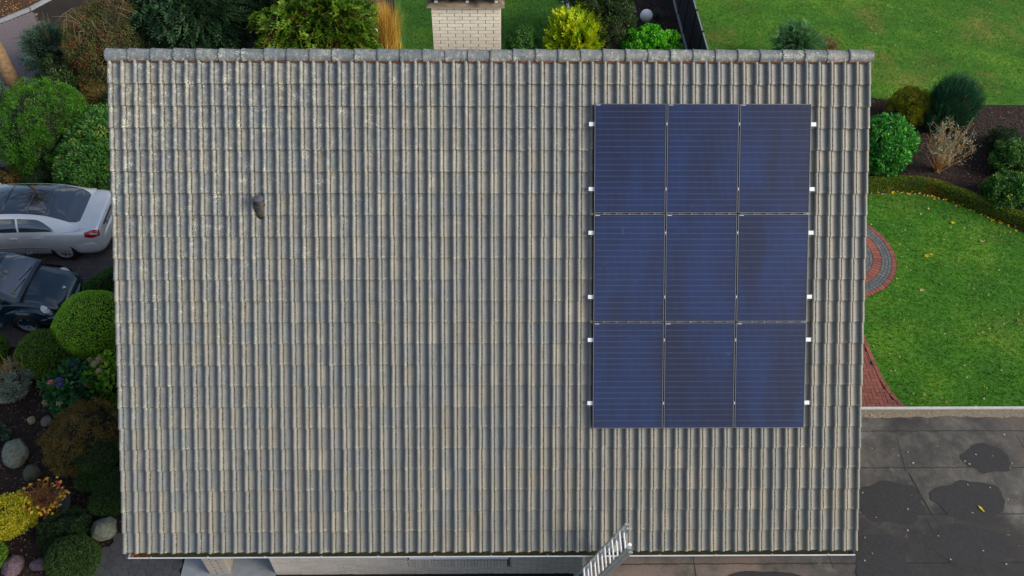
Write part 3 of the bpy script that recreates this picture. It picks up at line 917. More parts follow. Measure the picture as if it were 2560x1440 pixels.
# ------------------------------------------------------------------ ladder leaning on the garage edge
ladder = empty('ladder', (0.67, -5.76, 0), 0, 'aluminium extension ladder leaning on the garage edge in front of the gutter', 'ladder')
ldir = Vector((0.347, 0, 1)).normalized()
lnor = Vector((-ldir.z, 0, ldir.x))         # upper face of the ladder plane
W2 = 0.19
def lp(s, y, d=0.0):
    return Vector((0, y, 0)) + ldir * s + lnor * d
top1, top2 = 4.42, 4.30
for y in (-W2, W2):
    for d, L0, L1, nm in ((0.0, 0.0, top2, 'base_stile'), (0.078, 0.9, top1, 'fly_stile')):
        mb = MB()
        a, b = lp(L0, y, d), lp(L1, y, d)
        mb.bar(a, b, 0.066, 0.024, up=(0, 1, 0))
        o = mb.build(nm, M['alu'], ladder)
        MB().bar(lp(L1, y, d), lp(L1 + 0.03, y, d), 0.07, 0.03, up=(0, 1, 0)).build('stile_cap', M['zincdull'], o)
s = 0.25
while s < top2 - 0.05:
    MB().tube([lp(s, -W2 + 0.012, 0.0), lp(s, W2 - 0.012, 0.0)], 0.0155, 8).build('rung', M['aluwhite'], ladder, True, 40)
    if s > 0.95 - 0.12:
        MB().tube([lp(s + 0.005, -W2 + 0.012, 0.078), lp(s + 0.005, W2 - 0.012, 0.078)], 0.0155, 8).build('rung', M['aluwhite'], ladder, True, 40)
    s += 0.28
wheel_ = MB().lathe([(0.0, -0.018), (0.036, -0.018), (0.042, -0.01), (0.042, 0.01), (0.036, 0.018), (0.0, 0.018)], 18)
o = wheel_.build('guide_wheel', M['white'], ladder, True, 40)
o.location = lp(top1 + 0.02, -W2 + 0.05, 0.078); o.rotation_euler = (R(90), 0, 0)
MB().bar(lp(top1 - 0.06, -W2 + 0.02, 0.078), lp(top1 + 0.03, -W2 + 0.05, 0.078), 0.012, 0.03, up=(0, 1, 0)).build('wheel_bracket', M['zincdull'], ladder)

# ------------------------------------------------------------------ paving
def chamfer_brick(w, h, mat, name):
    return MB().box(-w / 2 + 0.003, w / 2 - 0.003, -h / 2 + 0.003, h / 2 - 0.003, 0, 0.03, 0.004).mesh(name, mat)
def herring(x0, x1, y0, y1, u=0.1):
    out = []
    for i in range(int((x1 - x0) / u) + 1):
        for j in range(int((y1 - y0) / u) + 1):
            s = (i - j) % 4
            if s == 0: out.append((x0 + (i + 1) * u, y0 + (j + 0.5) * u, 0))
            elif s == 3: out.append((x0 + (i + 0.5) * u, y0 + (j + 1) * u, 1))
    return np.array(out)
def pave(parent, name, cand, mat, z, w, h, focus, n_obj=290, stuffname='pavers'):
    mesh = chamfer_brick(w, h, mat, name)
    base = np.array([v.co[:] for v in mesh.vertices]); faces = [tuple(q.vertices) for q in mesh.polygons]
    d = np.full(len(cand), 1e9)
    for fx_, fy_ in focus:
        d = np.minimum(d, np.hypot(cand[:, 0] - fx_, cand[:, 1] - fy_))
    order = np.argsort(d)
    V, F = [], []; o_ = 0
    for k, idx in enumerate(order):
        x, y, r = cand[idx][:3]
        ang = r * math.pi / 2 + rng.normal(0, 0.006)
        dz = rng.normal(0, 0.0018)
        if k < n_obj:
            place(name, mesh, parent, (x, y, z + dz), (rng.normal(0, 0.008), rng.normal(0, 0.008), ang))
        else:
            c_, s_ = math.cos(ang), math.sin(ang)
            q = base.copy()
            q = np.c_[q[:, 0] * c_ - q[:, 1] * s_ + x, q[:, 0] * s_ + q[:, 1] * c_ + y, q[:, 2] + z + dz]
            V += [tuple(a) for a in q]; F += [tuple(i + o_ for i in f) for f in faces]; o_ += len(q)
    if V:
        m_ = MB(); m_.v = V; m_.f = F
        tag(m_.build(stuffname, mat, parent), kind='stuff')
M['joint'] = plain('sand_joint', '#211f1c', 0.95, var=0.3)
drive_poly = [(-20, 1.12), (-11.4, 1.16), (-9.25, 1.25), (-9.25, 4.7), (-9.6, 6.3), (-13.2, 6.5), (-14.2, 8.0), (-14.6, 11), (-15.4, 14.6), (-16.6, 16.4), (-17.6, 15.55), (-24, 14.0), (-24, 1.1)]
drive = sheet('driveway', drive_poly, 0.010, M['joint'])
cand = herring(-14.6, -9.2, 1.1, 6.6)
cand = cand[inpoly(cand, drive_poly)]
cand = cand[(cand[:, 0] > -14.6)]
pave(drive, 'paving_brick', cand, M['paver'], -0.012, 0.2, 0.1, [(-10.6, 3.75), (-11.3, 3.7), (-10.2, 3.4), (-11.6, 1.3)], 290, 'paving_bricks')
cand = herring(-19, -14.0, 6.6, 16.5)
cand = cand[inpoly(cand, drive_poly) & ~((cand[:, 0] > -14.6) & (cand[:, 1] < 6.7))]
pave(drive, 'paving_brick', cand, M['street'], -0.012, 0.2, 0.1, [(0, 0)], 0, 'street_pavers')
# kerb between paving and the leafy bed
kp = [(-24, 14.05), (-19.5, 15.1), (-17.55, 15.62), (-16.75, 16.5), (-15.6, 18.4)]
for i in range(len(kp) - 1):
    a, b = Vector((*kp[i], 0.05)), Vector((*kp[i + 1], 0.05))
    L = (b - a).length; n_ = max(1, int(L / 0.9))
    for k in range(n_):
        p0, p1 = a.lerp(b, (k + 0.01) / n_), a.lerp(b, (k + 0.99) / n_)
        MB().bar(p0, p1, 0.09, 0.14).build('kerb_stone', M['concrete'], drive)

# round terrace of red clinker and grey cobbles
RCX, RCY, RC = 8.998, 4.341, 1.624
terr = sheet('round_terrace', [(RCX + (RC + 0.01) * math.cos(a), RCY + (RC + 0.01) * math.sin(a)) for a in np.linspace(0, 2 * math.pi, 64, endpoint=False)], 0.016, M['joint'])
def ring(r0, r1, n, mat, name, parent, stagger=0.0, xmin=8.6):
    rm, l = (r0 + r1) / 2, r1 - r0
    wi, wo = 2 * math.pi * r0 / n, 2 * math.pi * r1 / n
    m_ = MB()
    gp = 0.004
    vs_ = [(-l / 2 + gp, -wi / 2 + gp, 0), (l / 2 - gp, -wo / 2 + gp, 0), (l / 2 - gp, wo / 2 - gp, 0), (-l / 2 + gp, wi / 2 - gp, 0)]
    top_ = [(x * 0.97, y * 0.95, 0.03) for x, y, _ in vs_]; mid = [(x, y, 0.026) for x, y, _ in vs_]
    m_.add(vs_ + mid + top_, [(8, 9, 10, 11)] + [(a, (a + 1) % 4, (a + 1) % 4 + 4, a + 4) for a in range(4)] + [(a + 4, (a + 1) % 4 + 4, (a + 1) % 4 + 8, a + 8) for a in range(4)])
    me = m_.mesh(name, mat)
    for k in range(n):
        a = 2 * math.pi * (k + stagger) / n
        x, y = RCX + rm * math.cos(a), RCY + rm * math.sin(a)
        if x < xmin: continue
        place(name, me, parent, (x, y, 0.006 + rng.normal(0, 0.002)), (rng.normal(0, 0.01), rng.normal(0, 0.01), a))
ring(RC - 0.125, RC, 96, M['redbrick'], 'clinker_brick', terr)
for i in range(3):
    ring(RC - 0.127 - 0.085 * (i + 1), RC - 0.127 - 0.085 * i, 84 - 5 * i, M['cobble'], 'cobble', terr, 0.5 * (i % 2))
ring(RC - 0.385 - 0.225, RC - 0.385, 72, M['redbrick'], 'clinker_brick', terr)
for i in range(3):
    ring(RC - 0.612 - 0.085 * (i + 1), RC - 0.612 - 0.085 * i, 60 - 5 * i, M['cobble'], 'cobble', terr, 0.5 * (i % 2), 9.0)
# herringbone path with a soldier edging
edge = [(9.02, 2.75), (9.0, 2.0), (9.02, 1.38), (9.05, 0.76), (9.09, 0.23), (9.19, -0.22), (9.37, -0.58), (9.62, -0.95), (10.0, -1.4)]
path_poly = [(7.3, 2.7)] + [(x - 0.11, y) for x, y in edge] + [(10.0, -2.2), (7.3, -2.2)]
path = sheet('brick_path', [(7.3, 2.7)] + edge + [(10.0, -2.2), (7.3, -2.2)], 0.016, plain('brick_dust_joint', '#5a3a32', 0.95, var=0.3))
cand = herring(7.3, 10.0, -2.2, 2.6)
pp = [(7.3, 2.6)] + [(x - 0.07, y) for x, y in edge] + [(9.9, -2.2), (7.3, -2.2)]
cand = cand[inpoly(cand, pp)]
pave(path, 'clinker_brick', cand, M['redbrick'], 0.004, 0.2, 0.1, [(8.9, 0.2), (8.8, -0.6), (9.2, -1.0)], 290, 'clinker_bricks')
em = chamfer_brick(0.2, 0.1, M['redbrick'], 'edging_brick')
for i in range(len(edge) - 1):
    a, b = Vector((*edge[i], 0)), Vector((*edge[i + 1], 0))
    L = (b - a).length; n_ = max(1, round(L / 0.2))
    for k in range(n_):
        q = a.lerp(b, (k + 0.5) / n_)
        ang = math.atan2(b.y - a.y, b.x - a.x)
        place('edging_brick', em, path, (q.x - 0.05, q.y - 0.02, 0.014), (0, 0, ang))

# ------------------------------------------------------------------ fence, lamp, small garden things
M['fence'] = plain('anthracite_panel', '#23262d', 0.55, var=0.15, scale=2)
M['fencepost'] = plain('anthracite_post', '#171a20', 0.5, var=0.1)
M['kerblight'] = plain('base_board_grey', '#9a9ea3', 0.7, var=0.15)
fence = empty('privacy_fence', (6.49, 15, 0), 0, 'anthracite privacy fence of tall plain panels between the two lawns', 'fence')
yy = -6.4
k = 0
while yy < 9:
    y0, y1 = yy, yy + 1.28
    MB().box(-0.03, 0.03, y0 - 0.03, y0 + 0.03, 0, 1.72).build('post', M['fencepost'], fence)
    for q in range(2):
        ya = y0 + 0.032 + q * 0.61
        MB().box(-0.012, 0.012, ya + 0.006, ya + 0.602, 0.10, 1.66).build('panel', M['fence'], fence)
    MB().box(-0.02, 0.02, y0 + 0.03, y1 - 0.03, 1.66, 1.685).build('top_rail', M['zincdull'], fence)
    MB().box(-0.055, 0.03, y0 + 0.035, y1 - 0.035, 0.0, 0.095).build('base_board', M['kerblight'], fence)
    yy = y1
lamp = empty('globe_lamp', (5.26, 15.80, 0), 0, 'white globe garden lamp standing on the mulch beside the fence', 'lamp')
MB().lathe([(0.09, 0.0), (0.09, 0.06), (0.07, 0.07)], 20).build('base', M['zincdull'], lamp, True, 40)
MB().lathe([(0.225 * math.sin(a), 0.275 - 0.225 * math.cos(a)) for a in np.linspace(0.32, math.pi, 18)], 32).build('globe', M['white'], lamp, True)
sg = empty('plant_label', (4.66, 15.43, 0), 0, 'small white plant label stuck in the mulch near the globe lamp', 'plant label')
MB().box(-0.006, 0.006, -0.003, 0.003, 0, 0.1).build('stake', M['white'], sg)
MB().bar((0, 0.0, 0.09), (0, 0.05, 0.17), 0.055, 0.006, up=(1, 0, 0)).build('card', M['white'], sg)
orn = empty('garden_lantern', (-3.95, 13.35, 0), 0, 'small white ribbed garden lantern beside the straw coloured grass', 'lantern')
MB().lathe([(0.02, 0.0), (0.02, 1.0)], 8).build('pole', M['twig'], orn)
MB().lathe([(0.03, 1.0), (0.055, 1.03), (0.06, 1.10), (0.05, 1.18), (0.02, 1.22), (0.008, 1.28)], 12).build('shade', M['white'], orn, True, 40)
for z in (1.05, 1.09, 1.13):
    MB().lathe([(0.062, z), (0.066, z + 0.008), (0.062, z + 0.016)], 12).build('rib', M['concrete'], orn)

def rock(name, loc, r, label, mat, seed, rz=0.0, cuts=9):
    bm = bmesh.new()
    bmesh.ops.create_icosphere(bm, subdivisions=4, radius=1.0)
    rs = np.random.default_rng(seed)
    pl = [(Vector(rs.normal(size=3)).normalized(), 0.70 + 0.25 * rs.random()) for _ in range(cuts)]
    for v in bm.verts:
        c_ = v.co.copy()
        for n_, d_ in pl:
            k_ = c_.dot(n_) - d_
            if k_ > 0: c_ -= n_ * k_ * 0.8
        c_ *= 1 + 0.08 * mnoise.noise(c_ * 2.2 + Vector((seed, 0, 0))) + 0.02 * mnoise.noise(c_ * 9)
        v.co = Vector((c_.x * r[0], c_.y * r[1], c_.z * r[2]))
    zmin = min(v.co.z for v in bm.verts)
    for v in bm.verts: v.co.z -= zmin * 0.8
    me = bpy.data.meshes.new(name); bm.to_mesh(me); bm.free()
    me.polygons.foreach_set('use_smooth', [True] * len(me.polygons))
    me.materials.append(mat)
    return tag(place(name, me, None, loc, (0, 0, rz)), label, 'rock')
M['stone'] = plain('greenish_granite', '#6f7566', 0.9, var=0.5, scale=14, bump=0.8)
M['stoneolive'] = plain('mossy_stone', '#4d4f3d', 0.9, var=0.3, scale=22, bump=0.3)
M['stonetan'] = plain('tan_stone', '#8a8467', 0.9, var=0.2, scale=22, bump=0.3)
M['stonegrey'] = plain('brown_grey_stone', '#6d665e', 0.9, var=0.2, scale=22, bump=0.3)
M['stonepink'] = plain('pinkish_stone', '#65535a', 0.9, var=0.5, scale=18, bump=0.3)
rock('rock', (-10.35, -0.92, 0), (0.10, 0.11, 0.09), 'small round yellowish stone beside the brown grey stone', M['stonetan'], 1)
rock('rock', (-9.97, -0.97, 0), (0.15, 0.14, 0.11), 'small brown grey stone below the flowering hydrangea', M['stonegrey'], 2)
rock('rock', (-10.34, -1.80, 0), (0.27, 0.38, 0.22), 'large pale greenish boulder standing on the mulch', M['stone'], 3, 0.3)
rock('rock', (-9.85, -2.28, 0), (0.18, 0.19, 0.15), 'olive mossy stone between the large boulder and the plant bowl', M['stoneolive'], 4)
rock('rock', (-7.90, -3.58, 0), (0.28, 0.26, 0.22), 'angular greenish boulder at the edge of the hexagon paving', M['stone'], 11, 0.5, 12)
rock('rock', (-9.46, -4.33, 0), (0.22, 0.23, 0.14), 'angular pinkish stone beside the lilac grey stone', M['stonepink'], 6, 0.4, 12)
rock('rock', (-8.97, -4.30, 0), (0.20, 0.13, 0.10), 'flat lilac grey stone next to the round box ball', M['stonepink'], 7)
for i, (x, y) in enumerate([(14.72, 10.18), (14.80, 10.28), (14.88, 10.36), (14.70, 10.05), (14.84, 10.20), (14.92, 10.48), (14.66, 9.96)]):
    tag(rock('pebble', (x, y, 0), (0.07, 0.06, 0.05), 'white pebble at the foot of the dark upright juniper', M['white'], 20 + i), cat='pebble', group='white pebbles by the juniper')
for i in range(9):
    tag(rock('pebble', (2.42 + 0.06 * i + rng.normal(0, 0.03), 17.1 - 0.16 * i, 0), (0.07, 0.06, 0.05), 'white pebble edging the lawn beside the dark laurel', M['concrete'], 40 + i), cat='pebble', group='pebbles along the lawn edge')

# plant bowl with a dried-up plant
bowl = empty('plant_bowl', (-9.12, -3.10, 0), 0, 'dark plant bowl holding a withered plant with yellow leaves', 'plant bowl')
bm_ = MB().lathe([(0.30, 0.0), (0.36, 0.10), (0.40, 0.22), (0.41, 0.25), (0.385, 0.252), (0.37, 0.22), (0.33, 0.19), (0.0, 0.19)], 36)
bm_.build('bowl', plain('dark_glazed_bowl', '#33373d', 0.45, var=0.3, scale=8), bowl, True, 40)
# ------------------------------------------------------------------ vegetation
def lumps(d, K, w, seed):
    rs = np.random.default_rng(seed)
    c = nrm(rs.normal(size=(K, 3)))
    h = 0.5 + 0.5 * rs.random(K)
    best = np.zeros(len(d))
    for k in range(K):
        best = np.maximum(best, h[k] * np.exp(-(1 - d @ c[k]) / w))
    return best

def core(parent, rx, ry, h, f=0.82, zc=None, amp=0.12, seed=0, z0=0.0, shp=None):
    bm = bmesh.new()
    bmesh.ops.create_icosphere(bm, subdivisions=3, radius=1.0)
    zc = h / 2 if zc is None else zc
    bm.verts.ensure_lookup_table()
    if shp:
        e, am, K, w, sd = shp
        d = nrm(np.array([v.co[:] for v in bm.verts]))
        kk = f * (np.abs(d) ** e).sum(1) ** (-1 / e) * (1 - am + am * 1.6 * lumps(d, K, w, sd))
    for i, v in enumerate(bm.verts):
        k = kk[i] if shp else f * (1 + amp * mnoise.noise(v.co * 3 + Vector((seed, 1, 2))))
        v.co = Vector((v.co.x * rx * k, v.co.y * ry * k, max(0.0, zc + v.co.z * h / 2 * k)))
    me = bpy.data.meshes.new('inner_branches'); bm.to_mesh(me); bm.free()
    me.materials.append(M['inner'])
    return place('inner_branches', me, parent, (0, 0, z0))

def shell(n, rx, ry, h, e=2.0, amp=0.1, K=30, w=0.04, seed=0, depth=0.12, zmin=-0.75):
    d = sph(int(n * 1.5)); d = d[d[:, 2] > zmin][:n]
    r = (np.abs(d) ** e).sum(1) ** (-1 / e)
    r *= 1 - amp + amp * 1.6 * lumps(d, K, w, seed)
    r *= 1 - depth * rng.random(len(d)) ** 2
    P = d * r[:, None] * np.array([rx, ry, h / 2]) + np.array([0, 0, h / 2])
    P[:, 2] = np.maximum(P[:, 2], 0.02)
    Nn = nrm(np.sign(d) * np.abs(d) ** (e - 1) / np.array([rx, ry, h / 2]))
    return P, Nn

def orient(Nn, out=0.5, up=0.0, jit=1.0):
    t = sph(len(Nn)) * jit
    t = t - Nn * (t * Nn).sum(1, keepdims=True)
    D = nrm(Nn * out + t + np.array([0, 0, up]))
    return D, nrm(Nn + 0.5 * sph(len(Nn)))

def foliage(name, parent, P, D, U, L, W, mat, tint=None, jitter=0.3):
    n = len(P)
    L_ = L * (1 + jitter * (rng.random(n) - 0.5) * 2); W_ = W * (1 + jitter * (rng.random(n) - 0.5) * 2)
    V, F = leafquads(P, D, U, L_, W_)
    if tint is None: tint = rng.random(n)
    return place(name, fast(name, V, F, mat, np.clip(tint, 0, 1)), parent)

def stems(parent, n, rx, ry, h, mat, r0=0.02, name='stem', top=0.7):
    mb = MB()
    for k in range(n):
        a = rng.random() * 6.28; q = 0.35 + 0.5 * rng.random()
        p0 = (rng.normal(0, 0.04), rng.normal(0, 0.04), 0)
        p1 = (rx * q * 0.45 * math.cos(a), ry * q * 0.45 * math.sin(a), h * top * 0.5)
        p2 = (rx * q * math.cos(a), ry * q * math.sin(a), h * top)
        mb.tube([p0, p1, p2], [r0, r0 * 0.7, r0 * 0.35], 5)
    return mb.build(name, mat, parent, True)

def clipped(name, label, X, Y, rx, ry, h, mat, cat='shrub', n=9000, L=0.035, W=0.02, e=2.5, amp=0.03, rz=0.0, z=0.0):
    o = empty(name, (X, Y, z), rz, label, cat)
    P, Nn = shell(n, rx, ry, h, e, amp, 60, 0.02, int(abs(X * 71 + Y * 13)), 0.07)
    D, U = orient(Nn, 0.75, 0.15)
    foliage('foliage', o, P, D, U, L, W, mat, rng.random(len(P)))
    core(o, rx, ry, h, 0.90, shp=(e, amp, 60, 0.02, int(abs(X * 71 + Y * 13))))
    stems(o, 3, rx * 0.4, ry * 0.4, h * 0.5, M['twig'], 0.025, 'trunk')
    return o

def loose(name, label, X, Y, rx, ry, h, mat, cat='shrub', ncl=140, per=70, rc=0.14, L=0.06, W=0.03, out=0.5, up=0.2, amp=0.25, K=18, corev=0.72, z=0.0, e=2.0, coverall=1500):
    o = empty(name, (X, Y, z), 0, label, cat)
    sd = int(abs(X * 57 + Y * 29))
    C, Nc = shell(ncl, rx * 0.93, ry * 0.93, h * 0.95, e, amp, K, 0.10, sd, 0.25, -0.6)
    P = np.repeat(C, per, 0); Nn = np.repeat(Nc, per, 0)
    s = sph(len(P)); s = nrm(s + Nn * 0.6)
    P = P + s * rc * (rng.random(len(P)) ** 0.5)[:, None]
    tint = np.repeat(rng.random(len(C)) * 0.5, per) + 0.5 * rng.random(len(P))
    P2, N2 = shell(coverall, rx * 0.85, ry * 0.85, h * 0.88, e, amp, K, 0.10, sd, 0.3, -0.75)
    P = np.concatenate([P, P2]); Nn = np.concatenate([nrm(Nn * 0.5 + s), N2]); tint = np.concatenate([tint, rng.random(len(P2)) * 0.6])
    k = P[:, 2] > 0.01
    P, Nn, tint = P[k], Nn[k], tint[k]
    D, U = orient(Nn, out, up)
    foliage('foliage', o, P, D, U, L, W, mat, tint)
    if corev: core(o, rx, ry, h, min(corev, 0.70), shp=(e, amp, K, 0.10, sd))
    stems(o, 6, rx * 0.8, ry * 0.8, h, M['twig'], 0.02)
    return o

def sprays(name, label, X, Y, rx, ry, h, mat, cat='conifer', n=900, SL=0.32, SW=0.14, m=9, droop=-0.25, up=0.25, amp=0.25, K=16, e=2.0, corev=0.7, inner=0.35, z=0.0, lw=0.5):
    """conifer: flat feathery sprays, each a fan of small scale-leaves"""
    o = empty(name, (X, Y, z), 0, label, cat)
    sd = int(abs(X * 37 + Y * 91))
    C, Nc = shell(n, rx * 0.92, ry * 0.92, h * 0.96, e, amp, K, 0.08, sd, inner, -0.85)
    D0 = nrm(Nc * np.array([1, 1, 0.6]) + np.array([0, 0, up]) + 0.45 * sph(n)[:len(C)])
    S0 = nrm(np.cross(D0, nrm(Nc + 0.7 * sph(len(C)))))
    parts = []
    sl = SL * (0.6 + 0.7 * rng.random(len(C)))
    base_t = rng.random(len(C))
    for i in range(m):
        s = (i + 0.3) / m
        side = 1 if i % 2 else -1
        P = C + D0 * (sl * (s - 0.55))[:, None] + np.array([0, 0, 1.0]) * (droop * sl * s * s)[:, None]
        ang = 0.75 if i < m - 1 else 0.0
        D = nrm(D0 * math.cos(ang) + S0 * side * math.sin(ang) + np.array([0, 0, droop * 0.7 * s]))
        U = nrm(np.cross(S0, D0))
        L = SW * (1.15 - 0.7 * s) * (0.8 + 0.4 * rng.random(len(C)))
        V, F = leafquads(P, D, U, L, L * lw)
        parts.append((V, F, np.clip(0.75 * base_t + 0.25 * rng.random(len(C)) + 0.18 * (s - 0.5), 0, 1)))
    V, F, T = joinq(parts)
    V[:, 2] = np.maximum(V[:, 2], 0.01)
    place('foliage', fast('foliage', V, F, mat, T), o)
    if corev: core(o, rx, ry, h, min(corev, 0.60), shp=(e, amp, K, 0.08, sd))
    stems(o, 5, rx * 0.7, ry * 0.7, h, M['twig'], 0.03, 'branch', 0.85)
    MB().tube([(0, 0, 0), (0.02, 0.01, h * 0.5), (0, 0, h * 0.88)], [0.06, 0.045, 0.015], 7).build('trunk', M['twig'], o, True)
    return o

def tuft(name, label, X, Y, r, h, mat, n=260, w=0.012, cat='grass', bend=0.6):
    o = empty(name, (X, Y, 0), 0, label, cat)
    a = rng.random(n) * 6.283; lean = bend * (0.15 + 0.85 * rng.random(n)); hh = h * (0.55 + 0.5 * rng.random(n))
    d = np.stack([np.cos(a), np.sin(a), np.zeros(n)], 1); s = np.stack([-np.sin(a), np.cos(a), np.zeros(n)], 1)
    b = np.c_[rng.normal(0, r * 0.16, n), rng.normal(0, r * 0.16, n), np.zeros(n)]
    V = []; ks = (0, 0.35, 0.7, 1.0)
    for k in ks:
        c = b + d * (r * lean * k ** 1.7)[:, None] + np.array([0, 0, 1]) * (hh * (k - 0.45 * lean * k * k))[:, None]
        ww = w * (1 - 0.85 * k)
        V.append(c - s * ww / 2); V.append(c + s * ww / 2)
    V = np.stack(V, 1).reshape(-1, 3)
    F = np.concatenate([np.arange(n)[:, None] * 8 + np.array([[2 * i, 2 * i + 1, 2 * i + 3, 2 * i + 2]]) for i in range(3)])
    t = np.tile(rng.random(n), 3)
    place('blades', fast('blades', V, F, mat, t), o)
    core(o, r * 0.3, r * 0.3, h * 0.25, 0.8)
    return o

def twiggy(name, label, X, Y, r, h, stem_mat, n=26, sub=4, leafm=None, leaves=0, L=0.05, W=0.012, r0=0.008, cat='shrub', spread=0.9, low=False):
    o = empty(name, (X, Y, 0), 0, label, cat)
    mb = MB(); tips = []
    for k in range(n):
        a = rng.random() * 6.283; q = spread * (0.25 + 0.75 * rng.random()); hk = h * (0.6 + 0.45 * rng.random()) * (1.1 - 0.35 * q)
        e1 = Vector((r * q * math.cos(a), r * q * math.sin(a), hk))
        b0 = Vector((rng.normal(0, 0.05), rng.normal(0, 0.05), 0))
        m1 = b0.lerp(e1, 0.45) + Vector((rng.normal(0, 0.04), rng.normal(0, 0.04), 0.06 * h))
        mb.tube([b0, m1, e1], [r0, r0 * 0.7, r0 * 0.3], 4, False)
        for s_ in range(sub):
            f = 0.35 + 0.6 * rng.random()
            q0 = m1.lerp(e1, (f - 0.35) / 0.65)
            q1 = q0 + Vector((rng.normal(0, 0.16) * r, rng.normal(0, 0.16) * r, (0.1 + 0.18 * rng.random()) * h))
            mb.tube([q0, q1], [r0 * 0.5, r0 * 0.25], 3, False)
            tips += [q0.lerp(q1, t_) for t_ in rng.random(3)]
        tips += [b0.lerp(m1, 0.6 + 0.4 * rng.random()) for _ in range(2)] if low else []
        tips.append(e1)
    mb.build('stem', stem_mat, o)
    if leaves:
        T = np.array([t_[:] for t_ in tips])
        P = T[rng.integers(0, len(T), leaves)] + rng.normal(0, 0.03, (leaves, 3))
        D, U = orient(sph(leaves), 0.6, 0.3)
        foliage('foliage', o, P, D, U, L, W, leafm)
    return o

# leaf colour families (dark, mid, light, odd leaf)
LM = {
 'yew':    leafmat('yew_bright', ['#1d3d0e', '#2c5913', '#3f7019', '#568522']),
 'rhodo':  leafmat('rhododendron', ['#1f3c1b', '#2d5724', '#3d6c2a', '#4f7b38', '#8c8a2e'], 0.4),
 'dark':   leafmat('dark_evergreen', ['#152613', '#1f3619', '#2a4420', '#354d29']),
 'teal':   leafmat('blue_green', ['#20362e', '#2c473b', '#3c5a4c', '#4f6b5b', '#6b6b2c']),
 'coton':  leafmat('cotoneaster', ['#2a3a1c', '#3c4c25', '#4f5529', '#5e4a2b', '#6b4430']),
 'cypdark': leafmat('cypress_dark', ['#14281a', '#1c3621', '#274528', '#345230']),
 'cyp':    leafmat('cypress_bright', ['#263f0e', '#365711', '#4a6e16', '#61801c', '#6b5a22'], patch=('#5d4a1e', 2.2)),
 'gold':   leafmat('golden_thuja', ['#5f8a12', '#8aa816', '#adb820', '#cfc636']),
 'laurel': leafmat('laurel_dark', ['#1b2c16', '#2a3f20', '#3a4f2b', '#5b6b45'], 0.35),
 'lime':   leafmat('bright_bush', ['#2b6a12', '#3f8a18', '#54a01f', '#6db02c'], 0.4),
 'mid':    leafmat('mid_green', ['#274a1a', '#356024', '#46722d', '#5b813c'], 0.45),
 'junip':  leafmat('juniper_lawn', ['#2d5636', '#3f6d42', '#56844b', '#739656']),
 'upright': leafmat('juniper_upright', ['#163626', '#204832', '#2b5a3c', '#386946']),
 'yelyew': leafmat('yellow_yew', ['#47560f', '#667014', '#87871a', '#a59a22']),
 'cherry': leafmat('cherry_laurel', ['#1f5220', '#2f6e27', '#449034', '#62a33e'], 0.32),
 'box':    leafmat('box_hedge', ['#334d13', '#4a6518', '#647a20', '#7f8a2c'], patch=('#8d7a22', 1.1)),
 'boxball': leafmat('box_ball', ['#2d4d11', '#3f6416', '#547a1d', '#6b8c28']),
 'boxlight': leafmat('box_mushroom', ['#5a8f1c', '#76aa26', '#8fba34', '#a8c548']),
 'boxdark': leafmat('box_dark', ['#1b2e13', '#264019', '#32501f', '#405c28']),
 'silver': leafmat('silver_leaf', ['#4c5c53', '#65756b', '#808d80', '#9ba393']),
 'hyd':    leafmat('hydrangea_leaf', ['#1e4427', '#2b5a31', '#3a6b38', '#4f7c40'], 0.45),
 'hydl':   leafmat('hydrangea_light', ['#3a6a1a', '#548520', '#74992b', '#8fa535'], 0.45),
 'brown':  leafmat('bronze_shrub', ['#3a3f1c', '#524d22', '#675727', '#7a5e33', '#4a5628']),
 'yell':   leafmat('yellow_foliage', ['#6f7a14', '#94931b', '#a9a226', '#bdb03c']),
 'straw':  leafmat('straw_grass', ['#8a6c2c', '#a98635', '#c19d46', '#b9a765']),
 'autumn': leafmat('autumn_leaf', ['#b68a2a', '#c99c2c', '#d9b33c', '#a5752e'], 0.6),
 'red':    leafmat('red_berries', ['#8f1d1d', '#b3262a', '#c9383a', '#a8402c'], 0.3),
 'rust':   leafmat('rusty_leaves', ['#5a3a22', '#74452a', '#7f5535', '#6b3d2e']),
 'pink':   leafmat('pink_petal', ['#b5566f', '#cf6f86', '#c98d84', '#d9577a']),
 'purple': leafmat('purple_petal', ['#5d4a8f', '#6f5aa6', '#7e6ab2', '#53438a']),
 'faded':  leafmat('faded_flower', ['#9a8a68', '#ab9a7a', '#a08b78', '#b7a98c']),
 'grass':  leafmat('grass_blade', ['#245409', '#336a0c', '#478012', '#769126'], 0.7, 0.3),
 'grassd': leafmat('grass_blade_dry', ['#2a5410', '#3d6a16', '#56781f', '#83843a'], 0.7, 0.3, patch=('#857c3f', 0.5)),
 'chip':   leafmat('bark_chip', ['#1d1513', '#34251f', '#4a362c', '#7a675a'], 0.9, 0.0),
 'grey':   leafmat('grey_grass', ['#26332a', '#33443a', '#43544a', '#56665a']),
}

